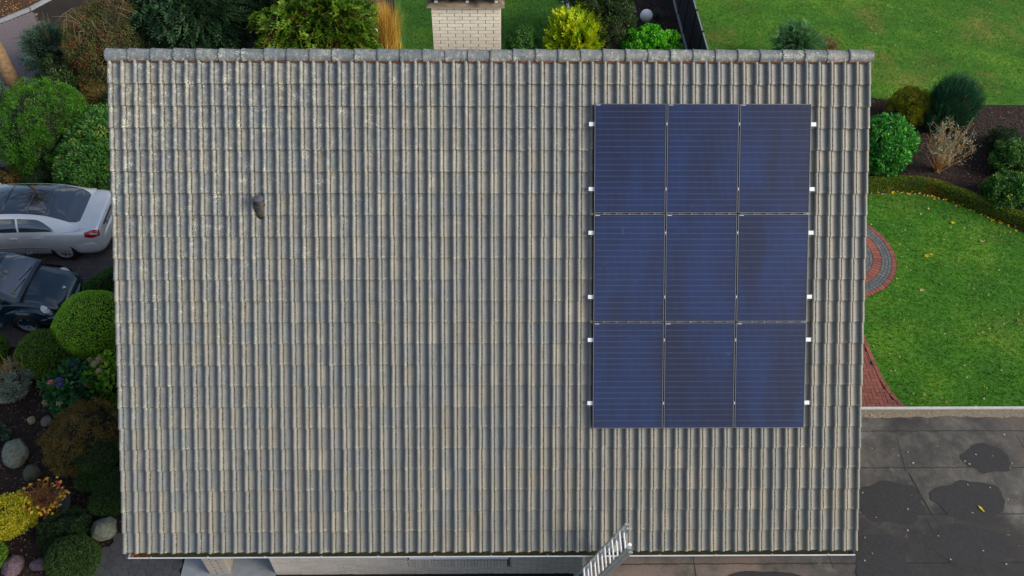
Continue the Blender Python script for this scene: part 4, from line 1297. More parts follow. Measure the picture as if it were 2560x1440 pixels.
# --- north-west corner
loose('clipped_yew', 'large bright green lumpy clipped yew behind the silver car', -12.95, 8.3, 1.30, 1.75, 2.35, LM['yew'], ncl=620, per=52, rc=0.13, L=0.055, W=0.022, out=0.9, up=0.3, amp=0.16, K=40, corev=0.9, coverall=7000)
loose('rhododendron', 'broad leaved green rhododendron between the yew and the roof edge', -11.25, 7.5, 1.10, 1.85, 1.7, LM['rhodo'], ncl=430, per=60, rc=0.17, L=0.10, W=0.04, amp=0.12, corev=0.9, coverall=6000)
loose('shrub', 'low dark evergreen shrub behind the silver car roof', -12.65, 6.75, 0.66, 0.55, 0.85, LM['dark'], ncl=90, per=60, rc=0.12, L=0.05, W=0.025, corev=0.85)
loose('shrub', 'low dark brownish shrub under the clipped yew at the drive', -13.8, 6.9, 0.65, 0.7, 0.7, LM['brown'], ncl=80, per=60, rc=0.12, L=0.05, W=0.025, corev=0.85)
loose('shrub', 'small blue green shrub at the foot of the tree trunk', -15.6, 10.8, 0.55, 0.55, 0.75, LM['teal'], ncl=60, per=60, rc=0.12, L=0.07, W=0.02)
sprays('pine_shrub', 'loose blue green feathery conifer beside the violet grey paving', -14.3, 12.55, 1.15, 1.35, 2.3, LM['teal'], n=1100, SL=0.45, SW=0.14, m=9, droop=-0.05, up=0.35, amp=0.45, K=9, corev=0.5, inner=0.75, lw=0.3)
loose('cotoneaster', 'open twiggy cotoneaster with clusters of red berries', -12.15, 12.4, 1.35, 2.2, 2.9, LM['coton'], ncl=520, per=55, rc=0.2, L=0.05, W=0.028, amp=0.25, K=14, corev=0.7)
cot = [o for o in bpy.data.objects if o.name.startswith('cotoneaster')][0]
C_, N_2 = shell(60, 1.3, 2.1, 2.9, 2.0, 0.3, 12, 0.1, 5, 0.1, 0.0)
P_ = np.repeat(C_, 14, 0) + rng.normal(0, 0.07, (len(C_) * 14, 3))
foliage('berries', cot, P_, sph(len(P_)), sph(len(P_)), 0.032, 0.028, LM['red'])
mb = MB()
for k in range(16):
    a = rng.random() * 6.28
    pts = [Vector((rng.normal(0, 0.1), rng.normal(0, 0.1), 0.0))]
    for j in range(5):
        f = (j + 1) / 5
        pts.append(Vector((1.25 * f * math.cos(a + 0.5 * f), 1.85 * f * math.sin(a + 0.5 * f), 2.75 * math.sin(f * 1.9) / 0.95 * (0.85 + 0.25 * rng.random()))))
    mb.tube(pts, [0.035, 0.03, 0.022, 0.016, 0.010, 0.004], 5)
mb.build('arching_branch', plain('cotoneaster_bark', '#6b5f50', 0.9, var=0.2), cot, True)
sprays('dark_cypress', 'dense dark green cypress behind the ridge next to the cotoneaster', -9.75, 13.1, 2.25, 1.6, 3.6, LM['cypdark'], n=3000, SL=0.42, SW=0.17, m=9, droop=-0.5, up=0.1, amp=0.4, K=14, corev=0.6, inner=0.55)
sprays('dark_cypress', 'dark cypress half hidden behind the bright cypress', -7.4, 14.2, 1.5, 1.3, 3.4, LM['cypdark'], n=1500, SL=0.42, SW=0.17, m=9, droop=-0.5, up=0.1, amp=0.4, K=12, corev=0.6, inner=0.5)
sprays('bright_cypress', 'wide bright green cypress with drooping sprays behind the ridge', -5.75, 12.6, 2.4, 1.5, 3.1, LM['cyp'], n=3300, SL=0.40, SW=0.17, m=10, droop=-0.55, up=0.15, amp=0.35, K=20, corev=0.62, inner=0.45)
loose('shrub', 'dark shrub with some yellow leaves between the blue green conifer and the cotoneaster', -13.45, 11.2, 0.8, 0.9, 1.5, LM['laurel'], ncl=140, per=50, rc=0.15, L=0.08, W=0.035, corev=0.8)
loose('shrub', 'dark undergrowth below the cotoneaster beside the roof corner', -11.2, 9.9, 0.9, 0.7, 1.2, LM['dark'], ncl=150, per=55, rc=0.14, L=0.06, W=0.03, corev=0.85)
loose('shrub', 'brownish undergrowth at the drive between yew and conifer', -12.5, 10.6, 0.7, 0.6, 0.9, LM['brown'], ncl=100, per=55, rc=0.12, L=0.05, W=0.025, corev=0.85)
loose('shrub', 'grey green undergrowth at the foot of the bright cypress', -3.9, 12.6, 0.6, 0.5, 0.6, LM['dark'], ncl=70, per=50, rc=0.1, L=0.05, W=0.03)
tuft('pampas_grass', 'tall straw yellow ornamental grass beside the back lawn', -3.75, 14.0, 1.0, 2.0, LM['straw'], 1500, 0.016, 'grass', 0.75)

# big bare tree whose trunk crosses the corner
tree = empty('tree', (-15.5, 11.78, 0), 0, 'tall tree with a thick pale brown trunk beside the violet grey paving', 'tree')
MB().tube([(0.02, 0, -0.05), (0, 0, 0.5), (-0.05, 0.02, 2.0), (-0.05, 0.05, 4.0), (0.05, 0.05, 6.0), (0.0, 0.1, 8.0), (-0.1, 0.1, 10.5)], [0.30, 0.25, 0.225, 0.20, 0.17, 0.12, 0.03], 16).build('trunk', M['bark'], tree, True)
mb = MB(); tips = []
for k in range(26):
    z0 = 5.0 + 5.0 * k / 26; a = k * 2.4 + rng.random(); L = 3.0 * (1.15 - (z0 - 5) / 7)
    p0 = Vector((0, 0.05, z0)); p1 = p0 + Vector((L * 0.5 * math.cos(a), L * 0.5 * math.sin(a), 0.5)); p2 = p0 + Vector((L * math.cos(a + 0.2), L * math.sin(a + 0.2), 1.2))
    mb.tube([p0, p1, p2], [0.07, 0.04, 0.012], 5)
    for j in range(7):
        f = 0.3 + 0.7 * rng.random(); q = (p0.lerp(p1, f * 2) if f < 0.5 else p1.lerp(p2, f * 2 - 1))
        q2 = q + Vector((rng.normal(0, 0.5), rng.normal(0, 0.5), 0.5 * rng.random()))
        mb.tube([q, q2], [0.018, 0.006], 4, False); tips.append(q2)
mb.build('limb', M['twig'], tree, True)
T_ = np.array([t_[:] for t_ in tips])
P_ = T_[rng.integers(0, len(T_), 5000)] + rng.normal(0, 0.22, (5000, 3))
D_, U_ = orient(sph(5000), 0.6, 0.0)
foliage('crown', tree, P_, D_, U_, 0.11, 0.07, LM['brown'])

# --- behind the ridge, middle
loose('shrub', 'rounded mid green shrub right beside the chimney', 0.85, 13.1, 0.74, 0.65, 1.45, LM['mid'], ncl=130, per=60, rc=0.1, L=0.06, W=0.03, corev=0.85)
sprays('golden_thuja', 'golden yellow thuja bush in front of the dark laurel', 2.58, 13.1, 1.08, 0.9, 2.05, LM['gold'], n=900, SL=0.46, SW=0.18, m=11, droop=0.0, up=0.75, amp=0.2, K=14, corev=0.68, inner=0.35)
loose('laurel', 'tall dark green laurel bush between the golden thuja and the mulch', 3.45, 14.1, 1.20, 1.6, 2.5, LM['laurel'], ncl=420, per=55, rc=0.14, L=0.10, W=0.03, amp=0.15, up=0.6, corev=0.85)
loose('bright_bush', 'vivid green leafy bush below the globe lamp', 5.0, 12.9, 1.02, 0.75, 1.55, LM['lime'], ncl=240, per=60, rc=0.11, L=0.08, W=0.055, amp=0.12, corev=0.88)
tuft('grass_tuft', 'grey green grass tuft next to the globe lamp', 5.68, 16.1, 0.34, 0.42, LM['grey'], 220, 0.012, 'grass', 0.9)
loose('ground_cover', 'pale grey green ground cover beside the lawn pebbles', 2.75, 17.6, 0.45, 1.0, 0.35, LM['silver'], ncl=70, per=50, rc=0.09, L=0.035, W=0.02)

# --- neighbour's lawn and right bed
sprays('spreading_juniper', 'arching green juniper standing on the neighbouring lawn', 9.85, 13.0, 1.05, 0.9, 1.75, LM['junip'], n=1000, SL=0.42, SW=0.10, m=10, droop=-0.35, up=0.45, amp=0.3, K=16, corev=0.75, inner=0.3, lw=0.3)
twiggy('twig_shrub', 'reddish brown twiggy shrub beside the spreading juniper', 11.0, 13.3, 0.5, 0.95, plain('red_twig', '#6b3f32', 0.9, var=0.2), 34, 5, LM['rust'], 500, 0.05, 0.03, 0.007)
loose('yellow_yew', 'rounded yellow green yew in the mulch bed', 12.72, 10.1, 0.70, 0.66, 1.15, LM['yelyew'], ncl=260, per=60, rc=0.10, L=0.05, W=0.018, up=0.5, amp=0.12, corev=0.88)
sprays('upright_juniper', 'dark green upright juniper leaning over white pebbles', 13.75, 9.75, 0.78, 0.62, 1.8, LM['upright'], n=1500, SL=0.45, SW=0.10, m=11, droop=0.05, up=2.0, amp=0.18, K=24, e=3.4, corev=0.86, inner=0.15, lw=0.28)
twiggy('twig_shrub', 'bare pale brown twigs sticking out behind the upright juniper', 15.0, 11.1, 0.55, 0.85, M['straw'], 12, 4, LM['rust'], 60, 0.05, 0.03, 0.006)
twiggy('twig_shrub', 'small reddish bare twig shrub beside the roof edge', 11.95, 10.4, 0.36, 0.7, plain('bare_twig', '#6f5546', 0.9, var=0.2), 26, 4, None, 0, r0=0.006)
loose('cherry_laurel', 'glossy green cherry laurel touching the roof edge', 11.1, 7.95, 0.95, 1.12, 1.6, LM['cherry'], ncl=260, per=42, rc=0.15, L=0.12, W=0.055, amp=0.2, K=14, corev=0.78)
bud = twiggy('butterfly_bush', 'dry straw coloured butterfly bush with silvery leaves', 12.9, 7.7, 0.95, 1.5, M['straw'], 40, 5, LM['silver'], 1000, 0.075, 0.024, 0.011, spread=0.9)
loose('shrub', 'dark green low shrub at the top of the mulch bed', 15.15, 8.5, 0.58, 0.72, 0.75, LM['dark'], ncl=100, per=60, rc=0.1, L=0.05, W=0.022, corev=0.8)
loose('shrub', 'loose yellow green shrub between two darker shrubs', 15.0, 7.75, 0.66, 0.55, 0.9, LM['mid'], ncl=90, per=50, rc=0.13, L=0.07, W=0.035, corev=0.7)
loose('shrub', 'blue green leafy shrub beside the curved box hedge', 14.35, 6.35, 0.80, 0.62, 0.95, LM['rhodo'], ncl=150, per=50, rc=0.13, L=0.11, W=0.05, corev=0.8)
loose('shrub', 'yellowing leafy shrub behind the blue green one', 15.5, 6.7, 0.6, 0.6, 0.8, LM['hydl'], ncl=80, per=50, rc=0.13, L=0.09, W=0.045, corev=0.8)

# curved low box hedge
hc = np.array([(10.2, 6.88), (10.75, 6.93), (11.6, 7.0), (12.5, 6.82), (13.22, 6.37), (13.85, 5.88), (14.55, 5.35), (15.6, 4.6)])
def hedge_strip(name, label, pts, w, h, mat, n, L=0.035, W=0.02):
    pts = np.asarray(pts, float)
    tt = np.linspace(0, len(pts) - 1, 60); ii = np.minimum(tt.astype(int), len(pts) - 2); ff = tt - ii
    def cr(i): return pts[np.clip(i, 0, len(pts) - 1)]
    p0, p1, p2, p3 = cr(ii - 1), cr(ii), cr(ii + 1), cr(ii + 2); f = ff[:, None]
    c = 0.5 * (2 * p1 + (p2 - p0) * f + (2 * p0 - 5 * p1 + 4 * p2 - p3) * f ** 2 + (3 * p1 - p0 - 3 * p2 + p3) * f ** 3)
    o0 = c.mean(0)
    o = empty(name, (o0[0], o0[1], 0), 0, label, 'hedge')
    d = nrm(np.gradient(c, axis=0)); s = np.c_[-d[:, 1], d[:, 0]]
    k = rng.integers(0, 59, n); f = rng.random((n, 1))
    cc = c[k] * (1 - f) + c[k + 1] * f - o0; ss = s[k]
    a = (rng.random(n) * 1.0) * math.pi
    e = 3.5
    rr = (np.abs(np.cos(a)) ** e + np.abs(np.sin(a)) ** e) ** (-1 / e)
    wob = np.array([1 + 0.10 * mnoise.noise(Vector((q[0] * 2.2, q[1] * 2.2, a_))) for q, a_ in zip(cc, a)])
    rr = rr * (1 - 0.08 * rng.random(n)) * wob
    P = np.c_[cc + ss * (np.cos(a) * rr * w / 2)[:, None], np.sin(a) * rr * h]
    Nn = nrm(np.c_[ss * np.cos(a)[:, None], np.sin(a)])
    D, U = orient(Nn, 0.75, 0.1)
    foliage('foliage', o, P, D, U, L, W, mat)
    V = []; F = []
    for i in range(60):
        for x, z in ((-0.44, 0), (-0.44, 0.82), (-0.3, 0.92), (0.3, 0.92), (0.44, 0.82), (0.44, 0)):
            q = c[i] - o0 + s[i] * x * w
            V.append((q[0], q[1], z * h))
    for i in range(59):
        for j in range(5):
            F.append((i * 6 + j, i * 6 + j + 1, i * 6 + 7 + j, i * 6 + 6 + j))
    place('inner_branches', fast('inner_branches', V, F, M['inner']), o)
    return o
hedge_strip('box_hedge', 'low curved clipped box hedge bordering the round lawn', hc, 0.34, 0.36, LM['box'], 30000)

# --- front garden, left of the house
hedge_strip('box_hedge', 'short low box hedge between the drive and the clipped mushroom shrub', [(-10.55, 2.05), (-10.35, 2.5), (-10.0, 3.05), (-9.6, 3.5), (-9.2, 3.75)], 0.40, 0.45, LM['mid'], 9000)
clipped('clipped_box', 'large smooth clipped green box dome beside the dark car', -9.58, 1.42, 0.80, 0.88, 1.18, LM['boxlight'], n=22000, L=0.035, W=0.02, e=2.4)
clipped('clipped_box', 'round clipped box ball beside the silvery shrub', -10.43, 0.62, 0.61, 0.58, 0.98, LM['boxball'], n=13000, L=0.035, W=0.02, e=2.3)
clipped('clipped_box', 'clipped box ball at the edge of the drive behind the silvery shrub', -11.95, 0.85, 0.45, 0.42, 0.7, LM['boxball'], n=6000, L=0.035, W=0.02)
sil = loose('silver_shrub', 'silvery leaved low shrub with straw coloured stems on top', -10.98, -0.12, 0.50, 0.52, 0.78, LM['silver'], ncl=120, per=40, rc=0.10, L=0.06, W=0.018, corev=0.75)
mb = MB()
for k in range(60):
    a = rng.random() * 6.28; q = 0.32 * rng.random()
    mb.tube([(q * math.cos(a), 0.12 + q * math.sin(a), 0.6), (q * 1.3 * math.cos(a) + rng.normal(0, 0.04), 0.14 + q * 1.3 * math.sin(a), 0.8 + 0.2 * rng.random())], [0.006, 0.003], 3, False)
mb.build('dry_stems', M['straw'], sil)
def hydrangea(label, X, Y, rx, ry, h, mat, ncl, flowers):
    o = loose('hydrangea', label, X, Y, rx, ry, h, mat, ncl=ncl, per=12, rc=0.10, L=0.14, W=0.085, out=0.7, up=0.15, amp=0.2, corev=0.75, coverall=500)
    for (dx, dy, dz, m_, r_) in flowers:
        P = sph(90) * r_ * 0.75
        P[:, 2] = np.abs(P[:, 2]) * 0.9
        fl = foliage('flower_head', o, P, nrm(P + 0.3 * sph(90)), sph(90), 0.035, 0.032, m_)
        fl.location = (dx, dy, dz)
    return o
hydrangea('blue green hydrangea with pink and purple flower heads', -9.5, -0.30, 0.60, 0.72, 0.95, LM['hyd'], 95,
          [(-0.30, -0.14, 0.80, LM['pink'], 0.085), (-0.10, -0.12, 0.88, LM['purple'], 0.08), (-0.06, -0.24, 0.86, LM['purple'], 0.08), (-0.42, -0.48, 0.55, LM['faded'], 0.06), (-0.05, -0.55, 0.62, LM['faded'], 0.07), (0.05, 0.40, 0.82, LM['purple'], 0.07), (0.30, 0.55, 0.72, LM['faded'], 0.07)])
hydrangea('light green hydrangea with faded cream flower heads by the roof edge', -8.75, 0.05, 0.55, 0.58, 0.88, LM['hydl'], 70,
          [(-0.18, -0.05, 0.92, LM['faded'], 0.09), (-0.10, 0.02, 0.94, LM['faded'], 0.09), (-0.06, -0.20, 0.86, LM['faded'], 0.07), (-0.40, -0.40, 0.62, LM['faded'], 0.07)])
loose('bronze_shrub', 'spreading bronze and olive shrub below the hydrangeas', -8.75, -1.65, 0.95, 0.95, 1.1, LM['brown'], ncl=330, per=55, rc=0.11, L=0.04, W=0.02, amp=0.15, corev=0.88)
loose('azalea', 'small yellowing azalea under the roof edge', -8.2, -0.85, 0.32, 0.38, 0.5, LM['hydl'], ncl=40, per=35, rc=0.08, L=0.06, W=0.025)
cl = empty('cloud_pruned_box', (-8.15, -2.6, 0), 0, 'dark cloud pruned box with several rounded pads', 'shrub')
MB().tube([(0, 0, 0), (0.03, 0.05, 0.3), (-0.1, 0.3, 0.6)], [0.05, 0.04, 0.02], 6).build('trunk', M['twig'], cl, True)
for (x, y, rx, ry, h, z) in [(-8.34, -2.12, 0.45, 0.40, 0.55, 0.32), (-8.48, -2.55, 0.28, 0.24, 0.36, 0.12), (-7.99, -2.63, 0.38, 0.30, 0.45, 0.15), (-7.96, -3.05, 0.36, 0.28, 0.42, 0.06), (-7.62, -3.0, 0.30, 0.26, 0.4, 0.05)]:
    P, Nn = shell(5200, rx, ry, h, 2.3, 0.03, 40, 0.03, int(abs(x * 100)), 0.08, -0.9)
    D, U = orient(Nn, 0.75, 0.1)
    pad = foliage('foliage_pad', cl, P, D, U, 0.035, 0.02, LM['boxdark'])
    pad.location = (x + 8.15, y + 2.6, z)
    k_ = core(pad, rx, ry, h, 0.90, amp=0.03)
loose('yellow_shrub', 'low bright yellow leaved shrub beside the plant bowl', -9.72, -3.35, 0.50, 0.48, 0.72, LM['yell'], ncl=170, per=45, rc=0.09, L=0.045, W=0.03, amp=0.15, corev=0.85)
loose('shrub', 'dark green low shrub in front of the plant bowl', -8.62, -3.68, 0.52, 0.44, 0.6, LM['dark'], ncl=140, per=60, rc=0.09, L=0.035, W=0.02, corev=0.85)
clipped('clipped_box', 'dark round box ball by the hexagon paving', -8.19, -4.33, 0.48, 0.44, 0.8, LM['boxdark'], n=11000, L=0.035, W=0.02, e=2.3)
clipped('clipped_box', 'small box ball next to the angular pinkish stone', -9.95, -4.2, 0.33, 0.3, 0.5, LM['boxball'], n=5000)
loose('shrub', 'small grey green shrub beside the large pale boulder', -10.98, -1.4, 0.32, 0.32, 0.45, LM['teal'], ncl=50, per=40, rc=0.08, L=0.05, W=0.02)
# withered plant in the bowl
tw = twiggy('x', 'x', 0, 0, 0.5, 0.5, M['straw'], 60, 3, LM['rust'], 1300, 0.05, 0.022, 0.005, spread=1.0, low=True)
for ch in list(tw.children):
    ch.parent = bowl; ch.location = (0, 0, 0.2); ch.name = 'withered_stems' if ch.name.startswith('stem') else 'withered_foliage'
bpy.data.objects.remove(tw)
P_ = np.array([(0.47 * math.cos(a) * q, 0.45 * math.sin(a) * q, 0.52 + 0.12 * rng.random()) for a, q in zip(rng.random(70) * 6.28, 0.6 + 0.4 * rng.random(70))])
D_, U_ = orient(np.tile([[0, 0, 1.0]], (70, 1)), 0.3)
foliage('yellow_leaves', bowl, P_, D_, U_, 0.085, 0.06, LM['autumn'])
fl = foliage('flower', bowl, sph(40) * 0.03, sph(40), sph(40), 0.035, 0.03, leafmat('magenta_petal', ['#c21f63', '#d9347a']))
fl.location = (0.22, 0.30, 0.62)

# ------------------------------------------------------------------ grass, chips, leaves
def blades(name, polys, dens, mat, holes=(), h=0.045, w=0.016):
    Ps = []
    for poly in polys:
        a = np.array(poly); ext = a.max(0) - a.min(0)
        Ps.append(scatter(poly, dens * ext[0] * ext[1], holes))
    P2 = np.concatenate(Ps); n = len(P2)
    a = rng.random(n) * 6.283; ln = 0.25 + 0.75 * rng.random(n)
    hh = h * (0.5 + rng.random(n))
    s = np.c_[-np.sin(a), np.cos(a), np.zeros(n)] * (w * (0.6 + 0.8 * rng.random(n)) / 2)[:, None]
    b = np.c_[P2, np.full(n, 0.010)]
    tip = b + np.c_[np.cos(a) * ln * hh, np.sin(a) * ln * hh, hh]
    V = np.stack([b - s, b + s, tip], 1).reshape(-1, 3)
    t = np.clip(rng.normal(0.45, 0.25, n), 0, 1)
    return tag(place(name, fast(name, V, np.arange(n * 3).reshape(n, 3), mat, t)), kind='stuff')
circ = [(RCX + (RC + 0.01) * math.cos(a), RCY + (RC + 0.01) * math.sin(a)) for a in np.linspace(0, 2 * math.pi, 40, endpoint=False)]
pathh = [(7.0, 2.7)] + edge + [(10.0, -2.2), (7.0, -2.2)]
vis_garden = [(8.3, -2.2), (13.5, -2.2), (16.5, 3.2), (14.6, 4.95), (13.68, 5.72), (13.07, 6.20), (12.41, 6.60), (11.55, 6.77), (10.66, 6.68), (8.3, 6.6)]
vis_neigh = [(6.64, 10.0), (12.0, 11.38), (12.7, 11.12), (13.9, 11.0), (20, 10.95), (21, 19), (6.64, 19)]
vis_back = [(-2.9, 10.5), (3.2, 10.5), (3.15, 13.5), (2.75, 16.1), (2.5, 17.4), (2.4, 19), (-3.8, 19), (-3.2, 15.2)]
tag(blades('lawn_grass', [vis_garden], 1100, LM['grass'], (circ, pathh)), 'short green grass of the lawn inside the curved hedge', 'grass')
tag(blades('back_grass', [vis_back], 900, leafmat('grass_blade_deep', ['#173a0a', '#214b0d', '#2e5c12', '#456c1a'], 0.7, 0.3)), 'deep green grass of the lawn behind the chimney', 'grass')
tag(blades('neighbour_grass', [vis_neigh], 800, LM['grassd']), 'patchy yellowish green lawn grass beyond the fence', 'grass')
def chips(name, poly, dens, mat, label):
    a = np.array(poly); ext = a.max(0) - a.min(0)
    P2 = scatter(poly, dens * ext[0] * ext[1]); n = len(P2)
    P = np.c_[P2, 0.012 + 0.025 * rng.random(n)]
    D = nrm(np.c_[rng.normal(size=(n, 2)), rng.normal(0, 0.3, n)])
    U = nrm(np.c_[rng.normal(0, 0.35, (n, 2)), np.ones(n)])
    V, F = leafquads(P, D, U, 0.03 + 0.05 * rng.random(n), 0.014 + 0.02 * rng.random(n), 0.1)
    t = rng.random(n) ** 2.2
    return tag(place(name, fast(name, V, F, mat, t)), label, 'mulch', kind='stuff')
chips('bark_chips', [(10.2, 7.0), (12.5, 6.8), (14.6, 5.2), (17.5, 4), (18.5, 10.8), (15.3, 10.9), (12.0, 11.3), (10.5, 10.0)], 500, LM['chip'], 'dark bark chips covering the right bed')
chips('bark_chips', [(3.3, 12), (6.35, 12), (6.35, 19), (2.6, 19), (2.9, 15.5)], 450, LM['chip'], 'dark bark chips around the globe lamp')
chips('bark_chips', [(-12.5, -6), (-8.8, -6), (-7.95, -4.15), (-7.5, -3.5), (-6.6, -1.5), (-6.4, 1.1), (-9.2, 1.2), (-12.5, 1.05)], 650, LM['chip'], 'dark bark chips in the front garden bed')
chips('leaf_litter', [(-22, 14.6), (-17.5, 15.85), (-16.7, 16.7), (-15.5, 19), (-22, 20)], 90, LM['autumn'], 'yellow and brown leaf litter beyond the kerb')

# scattered small leaves: uncountable bits as stuff, the larger ones as things
def litter(name, pts, mat, L, W, z, label):
    n = len(pts)
    P = np.c_[pts, np.full(n, z) + 0.01 * rng.random(n)]
    D = nrm(np.c_[rng.normal(size=(n, 2)), 0.12 * rng.normal(size=n)]); U = nrm(np.c_[rng.normal(0, 0.3, (n, 2)), np.ones(n)])
    V, F = leafquads(P, D, U, L * (0.5 + rng.random(n)), W * (0.5 + rng.random(n)), 0.15)
    return tag(place(name, fast(name, V, F, mat, rng.random(n))), label, 'leaves', kind='stuff')
lp_ = np.concatenate([scatter(vis_garden, 260, (circ, pathh)), np.c_[9.5 + 4 * rng.random(140), -1.9 + 1.6 * rng.random(140) ** 2]])
litter('small_leaves', lp_, LM['faded'], 0.055, 0.035, 0.045, 'tiny pale fallen leaves strewn over the garden lawn')
hl = hc[rng.integers(1, 7, 90)] + rng.normal(0, 0.02, (90, 2))
tt_ = rng.random(90) * 5.2 + 1; i_ = tt_.astype(int); hl = hc[i_] * (1 - (tt_ - i_))[:, None] + hc[np.minimum(i_ + 1, 7)] * (tt_ - i_)[:, None] + np.c_[rng.normal(-0.10, 0.04, 90), rng.normal(-0.24, 0.05, 90)]
litter('hedge_leaves', hl, LM['autumn'], 0.07, 0.05, 0.03, 'brown and yellow leaves caught along the foot of the curved hedge')
litter('small_leaves', scatter(vis_neigh, 160), LM['faded'], 0.06, 0.04, 0.045, 'tiny pale leaves on the lawn beyond the fence')
litter('roof_leaves', np.concatenate([np.c_[6.0 + 5 * rng.random(60), -2.36 - 0.12 * rng.random(60)], np.c_[6.2 + 4.2 * rng.random(30), -2.5 - 3.2 * rng.random(30)], np.c_[1.8 + 4 * rng.random(14), -5.7 - 0.4 * rng.random(14)]]), LM['faded'], 0.04, 0.03, GZ + 0.022, 'small pale leaves scattered on the felt garage roof')
litter('gutter_leaves', np.c_[-5.88 + 0.28 * rng.random(40), -5.50 + 0.08 * rng.random(40)], LM['rust'], 0.06, 0.045, 3.0, 'brown leaves lying in the end of the gutter')
def maple():
    pts = []
    for k in range(10):
        a = math.pi * 2 * k / 10 + 0.3
        r_ = (1.0 if k % 2 == 0 else 0.42) * (0.8 + 0.35 * rng.random())
        pts.append((r_ * math.cos(a), r_ * math.sin(a), 0.10 * rng.random()))
    m_ = MB(); m_.add([(0, 0, 0)] + pts, [(0, 1 + k, 1 + (k + 1) % 10) for k in range(10)])
    m_.bar((0, 0, 0), (-1.3, 0.3, 0.05), 0.06, 0.03)
    return m_
ylw = plain('maple_yellow', '#c7b51f', 0.6, var=0.15); tanl = plain('maple_tan', '#b9a66e', 0.6, var=0.2); brn = plain('leaf_brown', '#7d4a2a', 0.7, var=0.2)
for (x, y, s_, m_, lb) in [(12.59, 5.46, 0.085, ylw, 'bright yellow maple leaf near the curved box hedge'), (11.45, 4.19, 0.095, ylw, 'larger of two bright yellow leaves lying side by side'), (11.58, 4.24, 0.06, ylw, 'smaller of two bright yellow leaves lying side by side'),
                         (13.13, 4.74, 0.07, tanl, 'pale maple leaf on the lawn below the hedge bend'), (10.91, 2.97, 0.075, tanl, 'pale star shaped maple leaf beside the round terrace'), (13.0, 1.94, 0.06, brn, 'rust brown leaf on the open lawn'),
                         (12.11, 6.03, 0.05, tanl, 'cream leaf close to the hedge foot')]:
    tag(maple().build('fallen_leaf', m_, None, loc=(x, y, 0.05), rot=(rng.normal(0, 0.15), rng.normal(0, 0.15), rng.random() * 6)), lb, 'leaf').scale = (s_,) * 3
gl = MB(); gl.add([(0, 0, 0), (0.35, 0.16, 0.05), (1, 0, 0.02), (0.35, -0.16, 0.05)], [(0, 3, 2, 1)])
tag(gl.build('fallen_leaf', ylw, None, loc=(8.62, -4.36, GZ + 0.03), rot=(0, 0, -1.1)), 'slender yellow leaf on the felt roof patch', 'leaf').scale = (0.16,) * 3
# ------------------------------------------------------------------ cars
def crom(a, t):
    a = np.asarray(a, float); n = len(a)
    t = np.clip(t, 0, n - 1 - 1e-9); i = int(t); f = t - i
    p0, p1, p2, p3 = a[max(i - 1, 0)], a[i], a[min(i + 1, n - 1)], a[min(i + 2, n - 1)]
    return 0.5 * (2 * p1 + (p2 - p0) * f + (2 * p0 - 5 * p1 + 4 * p2 - p3) * f * f + (3 * p1 - p0 - 3 * p2 + p3) * f ** 3)

class BodySurf:
    """lower body: stations (x, half width, bottom, shoulder z, deck z); v 0 = underside centre, 7 = deck centre"""
    def __init__(self, st): self.st = np.array(sorted(st))
    def par(self, x):
        xs = self.st[:, 0]
        return float(np.interp(x, xs, np.arange(len(xs))))
    def sec(self, u):
        x, w, zb, zs, zc = crom(self.st, u)
        hz = zs - zb
        return x, [(0, zb), (w * 0.80, zb), (w * 0.955, zb + 0.10 * hz), (w, zb + 0.48 * hz), (w * 0.985, zb + 0.80 * hz), (w * 0.90, zs), (w * 0.62, zs + 0.72 * (zc - zs)), (0, zc)]
    def P(self, x, v, side=1):
        xx, s = self.sec(self.par(x))
        y, z = crom(s, v)
        return Vector((x, side * max(y, 0.0), z))
    def mesh(self, name, mat, nu=56, nv=22):
        n = len(self.st); V = []; F = []
        us = np.linspace(0, n - 1, nu)
        ring = 2 * nv
        for u in us:
            x, s = self.sec(u)
            half = [crom(s, 7 * k / nv) for k in range(nv + 1)]
            full = [(q[0], q[1]) for q in half] + [(-q[0], q[1]) for q in half[-2:0:-1]]
            V += [(x, y, z) for y, z in full]
        for i in range(nu - 1):
            for k in range(ring):
                k2 = (k + 1) % ring
                F.append((i * ring + k, (i + 1) * ring + k, (i + 1) * ring + k2, i * ring + k2))
        F.append(tuple(range(ring))); F.append(tuple((nu - 1) * ring + k for k in range(ring - 1, -1, -1)))
        m_ = MB(); m_.v = V; m_.f = F
        return m_.mesh(name, mat, True, 38)

class CabSurf:
    """greenhouse: stations (x, roof z, roof-edge half width, belt z, belt half width); s 0 centre, 1 roof edge, 2 belt"""
    def __init__(self, st): self.st = np.array(sorted(st))
    def P(self, x, s, side=1):
        u = float(np.interp(x, self.st[:, 0], np.arange(len(self.st))))
        xx, zr, e, zb, wb = crom(self.st, u)
        k = max(0.0, min(1.0, (zr - zb) / 0.45))
        if s <= 1:
            y = e * s; z = zr - (0.075 * k + 0.01) * s ** 2.6
        else:
            q = s - 1; z0 = zr - 0.075 * k - 0.01
            y = e + (wb - e) * (q + 0.10 * math.sin(q * math.pi)); z = z0 + (zb - z0) * q
        return Vector((x, side * y, z))

